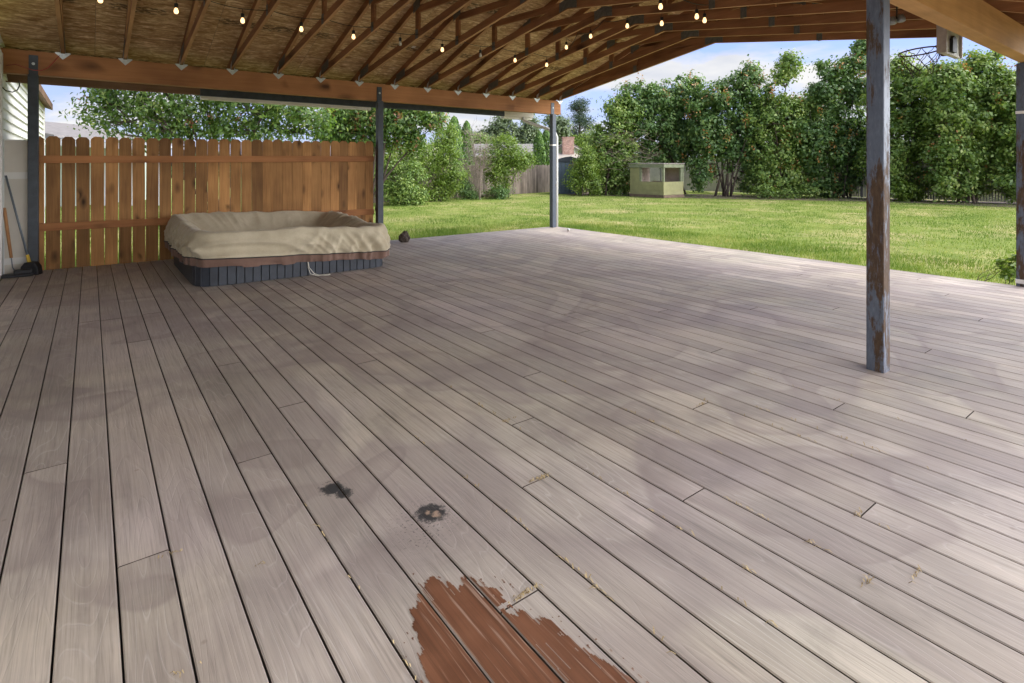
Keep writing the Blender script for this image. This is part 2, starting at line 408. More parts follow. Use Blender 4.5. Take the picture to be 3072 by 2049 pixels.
# ----------------------------------------------------------------------------- mesh helpers
class MB:
    def __init__(self):
        self.v, self.f, self.t, self.sm = [], [], [], False
    def quad(self, pts, tint=.5):
        b = len(self.v); self.v += [tuple(p) for p in pts]
        self.f.append(tuple(range(b, b + len(pts)))); self.t.append(tint)
    def box(self, x0, x1, y0, y1, z0, z1, tint=.5):
        b = len(self.v)
        self.v += [(x0, y0, z0), (x1, y0, z0), (x1, y1, z0), (x0, y1, z0), (x0, y0, z1), (x1, y0, z1), (x1, y1, z1), (x0, y1, z1)]
        for q in ((0, 3, 2, 1), (4, 5, 6, 7), (0, 1, 5, 4), (1, 2, 6, 5), (2, 3, 7, 6), (3, 0, 4, 7)):
            self.f.append(tuple(b + i for i in q)); self.t.append(tint)
        return self
    def prism(self, poly, origin, ax, ay, an, n0, n1, tint=.5):
        """extrude a 2-D polygon (in axes ax, ay at origin) along an from n0 to n1"""
        o, ax, ay, an = Vector(origin), Vector(ax), Vector(ay), Vector(an)
        b = len(self.v); k = len(poly)
        for nn in (n0, n1):
            for (p, q) in poly: self.v.append(tuple(o + ax * p + ay * q + an * nn))
        self.f.append(tuple(b + i for i in range(k))[::-1]); self.t.append(tint)
        self.f.append(tuple(b + k + i for i in range(k))); self.t.append(tint)
        for i in range(k):
            j = (i + 1) % k
            self.f.append((b + i, b + j, b + k + j, b + k + i)); self.t.append(tint)
        return self
    def tube(self, pts, rad, sides=6, tint=.5, cap=True):
        pts = [Vector(p) for p in pts]
        n = len(pts)
        if not hasattr(rad, "__len__"): rad = [rad] * n
        b = len(self.v)
        prev = None
        for i, p in enumerate(pts):
            d = (pts[min(i + 1, n - 1)] - pts[max(i - 1, 0)])
            if d.length < 1e-9: d = Vector((0, 0, 1))
            d.normalize()
            ref = prev if prev is not None else (Vector((1, 0, 0)) if abs(d.x) < .8 else Vector((0, 1, 0)))
            s = d.cross(ref).cross(d)
            if s.length < 1e-6: s = d.orthogonal()
            s.normalize(); prev = s
            w = d.cross(s)
            for k in range(sides):
                a = 2 * math.pi * k / sides
                self.v.append(tuple(p + (s * math.cos(a) + w * math.sin(a)) * rad[i]))
        for i in range(n - 1):
            for k in range(sides):
                k2 = (k + 1) % sides
                self.f.append((b + i * sides + k, b + i * sides + k2, b + (i + 1) * sides + k2, b + (i + 1) * sides + k)); self.t.append(tint)
        if cap:
            self.f.append(tuple(b + k for k in range(sides))[::-1]); self.t.append(tint)
            self.f.append(tuple(b + (n - 1) * sides + k for k in range(sides))); self.t.append(tint)
        return self
    def lathe(self, prof, origin, sides=16, tint=.5):
        o = Vector(origin); b = len(self.v); n = len(prof)
        for (r, z) in prof:
            for k in range(sides):
                a = 2 * math.pi * k / sides
                self.v.append((o.x + r * math.cos(a), o.y + r * math.sin(a), o.z + z))
        for i in range(n - 1):
            for k in range(sides):
                k2 = (k + 1) % sides
                self.f.append((b + i * sides + k, b + i * sides + k2, b + (i + 1) * sides + k2, b + (i + 1) * sides + k)); self.t.append(tint)
        return self
    def build(self, name, mat, parent=None, smooth=False, bevel=0):
        me = bpy.data.meshes.new(name)
        me.from_pydata(self.v, [], self.f)
        a = me.attributes.new("tint", "FLOAT", "FACE")
        a.data.foreach_set("value", np.array(self.t, dtype=np.float32))
        if smooth: me.polygons.foreach_set("use_smooth", np.ones(len(self.f), dtype=bool))
        me.update()
        o = bpy.data.objects.new(name, me)
        COL.objects.link(o)
        me.materials.append(mat)
        if getattr(self, "edge", False):                       # paler top and bottom edges: light bounced off the deck, painted in
            me.materials.append(M["truss_bounce"])
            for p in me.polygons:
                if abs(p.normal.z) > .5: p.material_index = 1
        if parent is not None:
            o.parent = parent
        if bevel:
            md = o.modifiers.new("bevel", "BEVEL"); md.width = bevel; md.segments = 2; md.limit_method = "ANGLE"
        return o

def npmesh(name, verts, faces_n, nper, tint, mat, parent=None):
    """verts (N*nper,3) laid out face after face"""
    me = bpy.data.meshes.new(name)
    nv = len(verts)
    me.vertices.add(nv); me.vertices.foreach_set("co", verts.astype(np.float32).ravel())
    me.loops.add(nv); me.loops.foreach_set("vertex_index", np.arange(nv, dtype=np.int32))
    me.polygons.add(faces_n)
    me.polygons.foreach_set("loop_start", np.arange(0, nv, nper, dtype=np.int32))
    a = me.attributes.new("tint", "FLOAT", "FACE")
    a.data.foreach_set("value", tint.astype(np.float32))
    me.update(calc_edges=True); me.validate()
    o = bpy.data.objects.new(name, me)
    COL.objects.link(o); me.materials.append(mat)
    if parent is not None: o.parent = parent
    return o

def tag(o, label=None, cat=None, group=None, kind=None):
    if label: o["label"] = label
    if cat: o["category"] = cat
    if group: o["group"] = group
    if kind: o["kind"] = kind
    return o
def empty(name, loc=(0, 0, 0)):
    """parts are modelled in world coordinates, so the Empty stays at the world origin of its thing unless it is copied"""
    o = bpy.data.objects.new(name, None); COL.objects.link(o)
    o.empty_display_size = .1
    o.location = loc
    return o
def copy_tree(o, parent=None):
    c = o.copy(); COL.objects.link(c)
    if parent is not None: c.parent = parent
    for ch in list(o.children): copy_tree(ch, c)
    return c

# ----------------------------------------------------------------------------- ground
g = MB()
nx = 60
for i in range(nx):
    for j in range(nx):
        xs = [-500 + 1000 * k / nx for k in (i, i + 1)]; ys = [-500 + 1000 * k / nx for k in (j, j + 1)]
        g.quad([(xs[0], ys[0], LAWN), (xs[1], ys[0], LAWN), (xs[1], ys[1], LAWN), (xs[0], ys[1], LAWN)])
tag(g.build("ground", M["ground"]), kind="structure")

# mulch strip under the hedge
g = MB()
edge = [at(1700, 584, 27.4), at(1900, 590, 26.2), at(2080, 597, 24.6), at(2272, 600, 23.6), at(2674, 607, 21.9), at(3050, 624, 18.9), LD(20, 17.5), LD(24, 14)]
for a, b in zip(edge[:-1], edge[1:]):
    o1 = Vector((.604, .797, 0)) * 3.4 + Vector((.8, 0, 0))
    a0, b0 = Vector((a.x, a.y, LAWN + .004)), Vector((b.x, b.y, LAWN + .004))
    g.quad([a0, b0, b0 + o1, a0 + o1])
tag(g.build("planting_bed_ground", M["mulch"]), kind="structure")

# ----------------------------------------------------------------------------- deck
PITCH, U0 = .1447, -.0777
JOINTS = {1: [2.17], -1: [3.07], 2: [4.89], 5: [3.97], 6: [3.09], 4: [2.62], -3: [5.79], 8: [5.33], 14: [4.45], 17: [3.55], 15: [2.65], 12: [2.19], 10: [1.74, 3.47],
          23: [3.55], 21: [3.09], 28: [3.12], 20: [5.75], 22: [5.36, 1.31], 24: [2.22], 33: [2.68], 18: [1.76], 25: [.86], 32: [1.33], 47: [1.8], 41: [1.34],
          37: [2.23], 44: [2.71], 46: [3.17], 52: [2.25], 13: [1.3], 7: [1.29], 16: [.85]}
DECK_R, DECK_B, DECK_F = 7.93, 8.95, -3.0
dk = MB()
GAP = .0056
for k in range(-6, 56):
    x0, x1 = U0 + PITCH * k + GAP / 2, U0 + PITCH * (k + 1) - GAP / 2
    x0 = max(x0, -.84); x1 = min(x1, DECK_R)
    if x1 - x0 < .02: continue
    js = sorted(JOINTS.get(k, []))
    if not js: js = [.86 + .4447 * random.choice([9, 11, 13, 14, 10, 12])]
    if max(js) < 4.6 and random.random() < .3: js = js + [max(js) + .4447 * random.choice([6, 7, 8])]
    js = [DECK_F] + [j for j in js if j < DECK_B - .4] + [DECK_B]
    for a, b in zip(js[:-1], js[1:]):
        a += .0026; b -= .0026
        t = random.random()
        c = .0035; z0 = -.025
        prof = [(x0, z0), (x1, z0), (x1, -c), (x1 - c, 0), (x0 + c, 0), (x0, -c)]
        dk.prism(prof, (0, 0, 0), (1, 0, 0), (0, 0, 1), (0, 1, 0), a, b, t)
deck = tag(dk.build("deck", M["deck"]), kind="structure")
deck.data.materials.append(M["grime"])                        # sawn sides and ends are black with trapped dirt
for p_ in deck.data.polygons:
    if abs(p_.normal.z) < .3: p_.material_index = 1
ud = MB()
ud.box(-.84, DECK_R - .03, DECK_F, DECK_B - .02, -.075, -.035)  # solid dark sheet; the shade below the gaps is in its colour
ud.build("gap_shade_sheet", M["gap_shade"], deck)
rb = MB(); rb.box(DECK_R - .028, DECK_R - .002, DECK_F, DECK_B - .03, LAWN - .05, -.027); rb.build("rim_board", M["deck"], deck)

# ragged brown paint left on the boards
POLY = [(.63, .6), (.649, 1.234), (.689, 1.306), (.702, 1.376), (.733, 1.446), (.786, 1.494), (.812, 1.525), (.849, 1.519), (.865, 1.492), (.874, 1.456), (.901, 1.442),
        (.933, 1.479), (.947, 1.408), (.948, 1.441), (.977, 1.381), (.983, 1.316), (.955, 1.277), (1.027, 1.184), (1.03, 1.127), (1.051, 1.064), (1.057, 1.027), (1.071, .969), (1.084, .905), (1.09, .6)]
pv = np.array(POLY)
def poly_sd(px, py):
    inside = np.zeros(px.shape, bool); dist = np.full(px.shape, 9.)
    n = len(pv)
    for i in range(n):
        x1, y1 = pv[i]; x2, y2 = pv[(i + 1) % n]
        cond = ((y1 > py) != (y2 > py)) & (px < (x2 - x1) * (py - y1) / (y2 - y1 + 1e-12) + x1)
        inside ^= cond
        t = np.clip(((px - x1) * (x2 - x1) + (py - y1) * (y2 - y1)) / ((x2 - x1) ** 2 + (y2 - y1) ** 2), 0, 1)
        dist = np.minimum(dist, np.hypot(px - x1 - t * (x2 - x1), py - y1 - t * (y2 - y1)))
    return np.where(inside, dist, -dist)
cx, cy = .0026, .0042
gx = np.arange(.56, 1.16, cx); gy = np.arange(.6, 1.58, cy)
PX, PY = np.meshgrid(gx, gy)
sd = poly_sd(PX, PY)
nz = np.array([[noise.noise((x * 55, y * 14, 3.1)) * .022 + noise.noise((x * 150, y * 30, 9.1)) * .014 for x in gx] for y in gy])
wear = np.array([[noise.noise((x * 95, y * 3.2, 21)) + .5 * noise.noise((x * 260, y * 9, 5)) for x in gx] for y in gy])
chip = np.array([[noise.noise((x * 120, y * 60, 77)) for x in gx] for y in gy])
keep = (sd + nz * 1.25 > .004) & ~((wear > .62 - np.clip(.05 - sd, 0, .05) * 4))
keep |= (sd > -.05) & (chip > .50 - sd * 2.5 + 0) & (sd < 0)
frac = (PX - U0) / PITCH; frac = frac - np.floor(frac)
keep &= (frac > (GAP / 2 + .0008) / PITCH) & (frac < 1 - (GAP / 2 + .0008 + cx) / PITCH)
keep &= ~((np.abs(PY - 1.3) < .006) & (PX > U0 + PITCH * 7))
fx, fy = PX[keep], PY[keep]
vv = np.stack([np.stack([fx, fy, fx * 0 + .0012], 1), np.stack([fx + cx, fy, fx * 0 + .0012], 1), np.stack([fx + cx, fy + cy, fx * 0 + .0012], 1), np.stack([fx, fy + cy, fx * 0 + .0012], 1)], 1).reshape(-1, 3)
npmesh("paint_patch", vv, len(fx), 4, np.full(len(fx), .5), M["paint"], deck)["label"] = "ragged patch of brown paint on the near deck boards"

# straw and leaf litter in the gaps
sv, nst = [], 0
def straw_blade(x, y, L, a, w=.0016):
    global nst
    d = Vector((math.cos(a), math.sin(a), random.uniform(-.05, .25))) * L; s = Vector((-math.sin(a), math.cos(a), 0)) * w
    p = Vector((x, y, .003))
    m = p + d * .5 + Vector((0, 0, .006))
    sv.extend([p - s, p + s, m + s, m - s, m - s, m + s, p + d + s * .4, p + d - s * .4]); nst += 2
for (k, v0, v1, n) in [(16, .75, 2.6, 70), (12, .9, 3.0, 60), (9, .9, 2.4, 40), (20, .7, 1.6, 40), (14, .8, 1.2, 24), (23, .7, 2.0, 30), (5, 1.0, 2.2, 20), (19, .9, 2.3, 22), (11, .7, 1.1, 14)]:
    for q in range(n):
        v = random.uniform(v0, v1)
        if noise.noise((v * 6, k * 3.3, 0)) < -.05: continue
        straw_blade(U0 + PITCH * k + random.gauss(0, .003), v, random.uniform(.006, .03), random.gauss(1.57, .7))
for (u, v, n) in [(U0 + PITCH * 10.7, 1.742, 34), (U0 + PITCH * 7.7, 1.30, 30), (U0 + PITCH * 18.6, 1.76, 12), (2.25, .86, 10), (U0 + PITCH * 2.0, 2.14, 8), (2.06, .62, 10), (U0 + PITCH * 12, 2.24, 10), (1.9, .7, 12), (.17, 1.62, 5), (.45, 1.9, 3)]:
    for q in range(n):
        straw_blade(u + random.gauss(0, .03), v + random.gauss(0, .004), random.uniform(.005, .022), random.uniform(0, 6.3))
npmesh("dry_grass_litter", np.array([tuple(p) for p in sv]), nst, 4, RNG.random(nst), M["straw"])
tag(bpy.data.objects["dry_grass_litter"], "bits of dry straw caught in the gaps between the deck boards", "litter", kind="stuff")

# ----------------------------------------------------------------------------- patio cover
VB0, VB1 = 1.40, 8.90          # beam centre lines
BW = .066                      # half beam width
BZ0, BZ1 = 2.385, 2.672
RV = 5.15                      # ridge
SLB, SLT = .154, .333
pav = tag(empty("patio_cover"), "open timber patio roof on steel posts with bare trusses over the deck", "patio cover")
def zb(v): return 2.676 + SLB * (3.77 - abs(v - RV))          # underside of the bottom chord
def zt(v): return 2.706 + SLT * (3.80 - abs(v - RV))          # underside of the top chord

MB().box(-1.0, 8.0, VB1 - BW, VB1 + BW, BZ0, BZ1).build("beam", M["glulam"], pav, bevel=.004)
tag(MB().box(-.9, 8.0, VB0 - BW, VB0 + BW, BZ0, BZ1).build("beam", M["beam_pale"], pav, bevel=.004), "pale beam on the rusty post at the open side")

def post(u, v, mat, label, tab=True, h=BZ0, wide=.05):
    m = MB().box(u - wide, u + wide, v - wide, v + wide, -.02, h - .004)
    p = m.build("post", mat, pav, bevel=.006)
    p["label"] = label
    if tab:
        q = MB().box(u - .043, u + .043, VB1 - BW - .009, VB1 - BW - .001, h - .002, h + .235)
        q.build("bracket_plate", M["steel"] if mat is M["steel"] else M["rust_light"], p)
        b = MB(); b.tube([(u, VB1 - BW - .010, h + .13), (u, VB1 - BW - .022, h + .13)], .017, 6)
        b.build("bolt", M["galv"], p)
    return p
VP = VB1 - BW - .001 - .052 + .04
post(-.545, VP, M["steel"], "dark steel post at the cream panel end of the fence")
post(3.885, VP, M["steel"], "dark steel post at the free end of the cedar fence")
cpost = post(7.765, VP, M["rust_light"], "steel post at the far deck corner with a downspout")
post(3.95, 1.40, M["rust"], "rust streaked blue grey steel post standing alone on the deck", False)
rpost = post(7.945, 1.44, M["rust"], "rusty steel post at the frame edge with a white strap", False)

def strap(u, v, z, w, parent, hh=.03):
    s = MB()
    s.box(u - w, u + w, v - w - .003, v - w, z, z + hh); s.box(u - w, u + w, v + w, v + w + .003, z, z + hh)
    s.box(u - w - .003, u - w, v - w - .003, v + w + .003, z, z + hh); s.box(u + w, u + w + .003, v - w - .003, v + w + .003, z, z + hh)
    s.build("strap", M["strap"], parent)
strap(7.765, VP, 1.715, .051, cpost); strap(7.945, 1.44, 1.84, .051, rpost); strap(7.945, 1.44, .03, .051, rpost, .045)
# downspout, elbow from the gutter to the back of the corner post
ds = MB()
ds.tube([(7.48, 9.50, 2.33), (7.50, 9.46, 2.27), (7.58, 9.33, 2.21), (7.78, 9.03, 2.09), (7.88, 8.90, 2.02), (7.905, 8.86, 1.9), (7.905, 8.86, 1.0), (7.905, 8.86, -.02)], .034, 10)
ds.build("downspout", M["downspout"], pav, smooth=True)

# trusses ---------------------------------------------------------------
def member(v0, z0, v1, z1, depth, half, mb=None):
    """a board standing on edge; (v,z) ends are on its underside, cut plumb"""
    m = mb or MB()
    dz = depth * math.hypot(v1 - v0, z1 - z0) / abs(v1 - v0)
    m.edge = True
    m.prism([(v0, z0), (v1, z1), (v1, z1 + dz), (v0, z0 + dz)], (0, 0, 0), (0, 1, 0), (0, 0, 1), (1, 0, 0), -half, half)
    return m
truss = empty("roof_truss"); truss.parent = pav
CH = .096
for s in (1, -1):
    def V(v): return RV + s * v
    member(V(0.001), zt(RV), V(4.29 if s > 0 else 5.02), zt(RV + (4.29 if s > 0 else 5.02)), CH, .0205).build("top_chord", M["truss"], truss)  # near tails lengthened out of view to keep light off the foreground
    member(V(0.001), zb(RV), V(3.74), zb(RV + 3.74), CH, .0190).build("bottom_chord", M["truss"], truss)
    wv = 1.62
    m = MB(); m.box(-.0175, .0175, V(wv) - .045, V(wv) + .045, zb(RV + wv) + CH * .6, zt(RV + wv) + .05)
    m.build("web", M["truss"], truss)
    z1, z2 = zt(RV + wv) - .035, zb(RV) + .07
    d = Vector((0, V(.10) - V(wv), z2 - z1)).normalized(); nrm = Vector((0, -d.z, d.y))
    a0, a1 = Vector((0, V(wv - .03), z1)), Vector((0, V(.10), z2))
    m = MB()
    pts = [a0 - nrm * .045, a1 - nrm * .045, a1 + nrm * .045, a0 + nrm * .045]
    m.prism([(p.y, p.z) for p in pts], (0, 0, 0), (0, 1, 0), (0, 0, 1), (1, 0, 0), -.0162, .0162)
    m.build("web", M["truss"], truss)
    # pressed steel plates at the joints
    def plate(v, z, w, h, sl):
        m = MB()
        for sx in (-1, 1):
            m.prism([(-w, -h - sl * w), (w, -h + sl * w), (w, h + sl * w), (-w, h - sl * w)], (sx * .0225, V(v), z), (0, 1, 0), (0, 0, 1), (1, 0, 0), -.001, .001)
        m.build("plate", M["plate"], truss)
    plate(3.42, zb(RV + 3.42) + .085, .16, .062, -s * .24)
    plate(wv, zt(RV + wv) + .035, .095, .075, -s * SLT)
    plate(wv, zb(RV + wv) + .06, .038, .062, 0)
    # light hurricane clip folded over the beam face
    br = MB()
    vb = VB1 - BW - .004 if s > 0 else VB0 + BW + .004
    for sx in (-1, 1):
        br.prism([(0, -.075), (.075 * sx, .0), (.075 * sx, .012), (.022 * sx, .012), (.022 * sx, .0), (0, .0)], (0, vb, BZ1), (1, 0, 0), (0, 0, 1), (0, 1, 0), -.0015, .0015)
        br.prism([(0, 0), (.05, 0), (.09, .10), (.02, .07)], (.0235 * sx, vb, BZ1 + .003), (0, -s, .12), (0, 0, 1), (1, 0, 0), -.001, .001)
    br.build("bracket", M["galv"], truss)
m = MB(); m.box(-.0175, .0175, RV - .045, RV + .045, zb(RV) + CH + .01, zt(RV) + .02); m.build("web", M["truss"], truss)
m = MB()
for sx in (-1, 1): m.prism([(-.16, -.02), (0, .01), (.16, -.02), (.16, .10), (0, .14), (-.16, .10)], (sx * .0225, RV, zb(RV) + .005), (0, 1, 0), (0, 0, 1), (1, 0, 0), -.001, .001)
m.build("plate", M["plate"], truss)
m = MB()
for sx in (-1, 1): m.prism([(-.1, -.02), (0, .015), (.1, -.02), (.1, .06), (0, .10), (-.1, .06)], (sx * .0225, RV, zt(RV)), (0, 1, 0), (0, 0, 1), (1, 0, 0), -.001, .001)
m.build("plate", M["plate"], truss)
TP = .634
truss.location = (-.268, 0, 0)
for k in range(1, 14):
    c = copy_tree(truss, pav); c.location = (-.268 + TP * k, 0, 0)

# sheathing in sheets, outer covering, fascia
TOPD = CH * math.hypot(1, SLT)
def zs(v): return zt(v) + TOPD
sh = MB()
xs = [-1.0]; x = .05
while x < 8.03: xs.append(x); x += 1.268
xs.append(8.04)
for s in (1, -1):
    rows = [0, .95, 2.19, 3.43, 4.33 if s > 0 else 5.06]  # near side runs on, unseen, to shade the foreground deck
    for r in range(4):
        va, vb = rows[r] + .002, rows[r + 1] - .002
        for a, b in zip(xs[:-1], xs[1:]):
            a2, b2 = a + .0015, b - .0015
            P = lambda u, v, dz: (u, RV + s * v, zs(RV + v) + dz)
            t = random.random()
            q = [P(a2, va, .0005), P(b2, va, .0005), P(b2, vb, .0005), P(a2, vb, .0005)]
            sh.quad(q if s < 0 else q[::-1], t)
sh.build("sheathing", M["osb"], pav)
rc = MB()
for s in (1, -1):
    e_ = 4.42 if s > 0 else 5.14  # covering follows the lengthened unseen overhang that blocks light
    rc.prism([(0, zs(RV) + .010), (e_, zs(RV + e_) + .010), (e_, zs(RV + e_) + .035), (0, zs(RV) + .036)], (0, RV, 0), (0, s, 0), (0, 0, 1), (1, 0, 0), -1.02, 8.07)
rc.build("roof_covering", M["roofcover"], pav)
VE = RV + 4.29
zf0, zf1 = 2.345, zs(VE) - .004
MB().box(-1.0, 1.31, VE + .003, VE + .04, zf0, zf1).build("fascia", M["fascia"], pav)
tag(MB().box(1.312, 6.96, VE + .003, VE + .046, zf0 - .006, zf1).build("fascia", M["steel"], pav), "dark metal stretch of eaves board")
tag(MB().box(6.962, 7.75, VE + .003, VE + .042, zf0 + .004, zf1).build("fascia", M["gutter"], pav), "pale end of the eaves board")
MB().box(-1.0, 8.0, RV - 5.062, RV - 5.023, zf0 + .02, zs(RV + 5.02) - .004).build("fascia", M["fascia"], pav)  # closes the added near overhang, out of view
gt = MB()
gt.prism([(0, 0), (.075, 0), (.10, .05), (.115, .11), (.108, .11), (.092, .05), (.070, .006), (.006, .006), (.006, .12), (0, .12)], (0, VE + .048, 2.287), (0, 1, 0), (0, 0, 1), (1, 0, 0), 1.33, 4.02)
gt.build("gutter", M["gutter"], pav)
MB().box(6.97, 7.75, VE + .048, VE + .15, 2.30, 2.42).build("gutter", M["gutter"], pav)
# gable end boarding fixed outside the last truss
gp = MB()
pts = [(v, zb(RV + abs(v)) + .004) for v in (-3.74, 0, 3.74)] + [(v, zs(RV + abs(v)) - .004) for v in (3.74, 0, -3.74)]
gp.prism(pts, (8.0, RV, 0), (0, 1, 0), (0, 0, 1), (1, 0, 0), -.004, .010)
gp.build("gable_panel", M["truss"], pav)
# paper labels stapled to the sheathing
for (u, v) in [(-.02, 7.75), (.92, 7.05), (4.05, 7.9), (5.45, 7.75), (3.3, 6.95)]:
    z = zs(v) - .002
    m = MB(); m.prism([(-.03, -.028), (.03, -.028), (.03, .028), (-.03, .028)], (u, v, z), (1, 0, 0), (0, 1, -SLT), (0, 0, 1), -.001, 0)
    m.build("paper_label", M["sticker"], pav)

# ----------------------------------------------------------------------------- string lights
sl = tag(empty("string_lights"), "black cable of warm round bulbs strung under the roof trusses", "string lights")
cable = MB()
def sag(a, b, drop, n=8):
    a, b = Vector(a), Vector(b)
    return [a.lerp(b, i / n) - Vector((0, 0, drop * 4 * (i / n) * (1 - i / n))) for i in range(n + 1)]
bulbs = []
VW, ZW = RV + 1.57, 3.06
for k in range(-1, 10):
    ua, ub = -.268 + TP * k, -.268 + TP * (k + 1)
    cable.tube(sag((ua, VW, ZW), (ub, VW, ZW), .035), .0045, 5)
    bulbs.append((ua + TP / 2 + .03, VW, ZW - .035, k not in (5, 7)))
ue = -.268 + TP * 10
pv_ = (ue, VW, ZW)
UX = 5.70
for n_, (v, z) in enumerate([(6.17, 3.20), (5.66, 3.27), (4.98, 3.28), (4.42, 3.20), (3.81, 3.11), (3.62, 3.06)]):
    nx_ = (UX, v - .25, z + .04)
    pts = sag(pv_, nx_, .07)
    cable.tube(pts, .0045, 5)
    if n_ < 5: bulbs.append((UX, v, z, True)); cable.tube([min(pts, key=lambda p: abs(p.y - v)), (UX, v, z)], .004, 5)
    pv_ = nx_
VW2, ZW2 = RV - 1.57, 3.06
cable.tube(sag(pv_, (-.268 + TP * 9, VW2, ZW2), .02), .0045, 5)
for k in range(8, -2, -1):
    ua, ub = -.268 + TP * k, -.268 + TP * (k + 1)
    cable.tube(sag((ua, VW2, ZW2), (ub, VW2, ZW2), .035), .0045, 5)
    bulbs.append((ua + TP * .92, VW2 + .12, ZW2 + .02, True))
cable.build("cable", M["cable"], sl, smooth=True)
def make_bulb(on):
    b = empty("light_bulb")
    s = MB(); s.tube([(0, 0, 0), (0, 0, -.055)], .003, 5); s.lathe([(.0, -.05), (.017, -.052), (.019, -.06), (.019, -.095), (.016, -.10), (0, -.10)], (0, 0, 0), 12)
    s.build("socket", M["socket"], b, smooth=True)
    gl = MB(); gl.lathe([(.011, -.098), (.014, -.106), (.020, -.122), (.0225, -.136), (.020, -.150), (.012, -.159), (0.0005, -.162)], (0, 0, 0), 14)
    gl.build("glass", M["bulb"] if on else M["bulb_off"], b, smooth=True)
    return b
protos = {True: None, False: None}
for (u, v, z, on) in bulbs:
    if protos[on] is None:
        o = protos[on] = make_bulb(on); o.parent = sl
    else:
        o = copy_tree(protos[on], sl)
    o.location = (u, v, z)
    if not on: o["label"] = "unlit bulb"

# twin lamp heads hanging from a cable near the lone post
fl = tag(empty("hanging_lamp"), "pair of small unlit grey lamp heads on a black lead beside the lone post", "lamp")
pc = at(2690, 58, 4.6)
MB().tube([(pc.x, pc.y, 3.3), (pc.x + .005, pc.y, pc.z + .12), tuple(pc)], .006, 6).build("lead", M["cable"], fl)
for dx, dz in ((-.035, -.01), (.035, .01)):
    q = LD(0, 0) + pc + Vector((.797 * dx, -.604 * dx, dz))
    MB().lathe([(0, .035), (.018, .03), (.032, 0), (.034, -.022), (.02, -.034), (0, -.036)], q, 12).build("lamp_head", M["chain"], fl, smooth=True)

# cables looped along the near end of the fence beam
w = MB()
P = [at(20, 196, 6.55), at(48, 193, 6.52), at(75, 203, 6.5), at(100, 210.5, 6.5), at(125, 211.5, 6.52), at(143, 204, 6.6), at(160, 187, 6.65), at(178, 167, 6.75)]
w.tube(P, .005, 5)
tag(w.build("red_cable", M["redwire"], smooth=True), "thin red cable swagged across the dark post at the house end", "cable")
w = MB()
P = [at(2, 258, 6.45), at(18, 272, 6.45), at(38, 276.5, 6.45), at(52, 270, 6.45), at(59, 256, 6.45), at(56, 242, 6.5)]
w.tube(P, .006, 5)
tag(w.build("black_cable", M["cable"], smooth=True), "black cable loop hanging in front of the white lap siding", "cable")

# ----------------------------------------------------------------------------- house wall beside the deck
hs = tag(empty("house"), "white lap sided house wall with brown eaves running past the fence end", "house")
sd_ = MB()
EX = .126
for i in range(24):
    z0 = -.16 + EX * i
    a, b = -.826, -.85
    sd_.quad([(a, -6, z0), (a, 16.4, z0), (b, 16.4, z0 + EX), (b, -6, z0 + EX)])
    sd_.quad([(b, -6, z0), (b, 16.4, z0), (a, 16.4, z0), (a, -6, z0)])
    sd_.quad([(-6, 16.4, z0), (-6, 16.4, z0 + EX), (b, 16.4, z0 + EX), (a, 16.4, z0)])
sd_.build("siding", M["siding"], hs)
MB().box(-.852, -.815, 16.36, 16.43, -.16, 2.62).build("corner_board", M["panelw"], hs)
MB().box(-.86, -.812, 8.66, 8.80, -.02, 2.60).build("corner_board", M["panelw"], hs)
rf = MB()
rf.prism([(-.70, 2.60), (-.70, 2.74), (-3.4, 3.75), (-3.4, 3.6)], (0, 0, 0), (1, 0, 0), (0, 0, 1), (0, 1, 0), 9.60, 16.95)
rf.prism([(-6.2, 2.66), (-6.2, 2.80), (-3.4, 3.75), (-3.4, 3.6)][::-1], (0, 0, 0), (1, 0, 0), (0, 0, 1), (0, 1, 0), 9.60, 16.95)
rf.build("roof", M["soffit"], hs)

# cream panel closing the gap between house and fence
pn = tag(empty("side_panel"), "cream boarded panel between house corner and the dark fence post", "panel")
MB().box(-.812, -.602, 8.90, 8.93, .002, 1.585).build("board", M["panel"], pn)
for a in ((8.884, 8.899, 1.13, 1.21), (8.884, 8.899, .11, .185), (8.88, 8.935, 1.586, 1.60)): MB().box(-.812, -.602, *a).build("trim", M["panelw"], pn)

# garden tools leaning in the corner
br = tag(empty("push_broom"), "black headed broom with grey pole and yellow collar leaning on the cream panel", "broom")
MB().tube([(-.795, 8.865, 1.17), (-.585, 8.70, .20)], .011, 10).build("pole", M["pole"], br, smooth=True)
MB().tube([(-.592, 8.705, .235), (-.570, 8.688, .125)], [.015, .020], 10).build("collar", M["yellow"], br, smooth=True)
hd = MB(); hd.prism([(-.10, 0), (.10, 0), (.085, .10), (.05, .15), (-.05, .15), (-.085, .10)], (-.555, 8.68, .0), (.92, -.38, 0), (0, 0, 1), (.38, .92, 0), -.05, .05)
hd.build("head", M["black"], br, bevel=.012)
ho = tag(empty("hand_hoe"), "short garden hoe with orange wooden handle leaning on the cream panel", "garden tool")
MB().tube([(-.806, 8.83, .79), (-.735, 8.72, .21)], [.018, .015], 10).build("handle", M["handle"], ho, smooth=True)
MB().tube([(-.735, 8.72, .21), (-.722, 8.70, .10), (-.70, 8.68, .06), (-.66, 8.65, .05)], .006, 8).build("neck", M["pole"], ho)
MB().prism([(-.05, 0), (.05, 0), (.045, .05), (-.045, .05)], (-.655, 8.645, .012), (.6, -.8, 0), (0, 0, 1), (.8, .6, 0), -.003, .003).build("blade", M["black"], ho)
mt = MB()
mt.prism([(-.13, -.05), (.16, -.07), (.17, .05), (.10, .09), (-.12, .07)], (-.69, 8.60, .002), (.95, .1, 0), (-.1, .95, 0), (0, 0, 1), 0, .03)
mt.prism([(-.05, -.045), (.12, -.05), (.12, .05), (-.05, .05)], (-.66, 8.61, .033), (.95, .1, 0), (-.1, .95, .0), (.05, 0, 1), 0, .045)
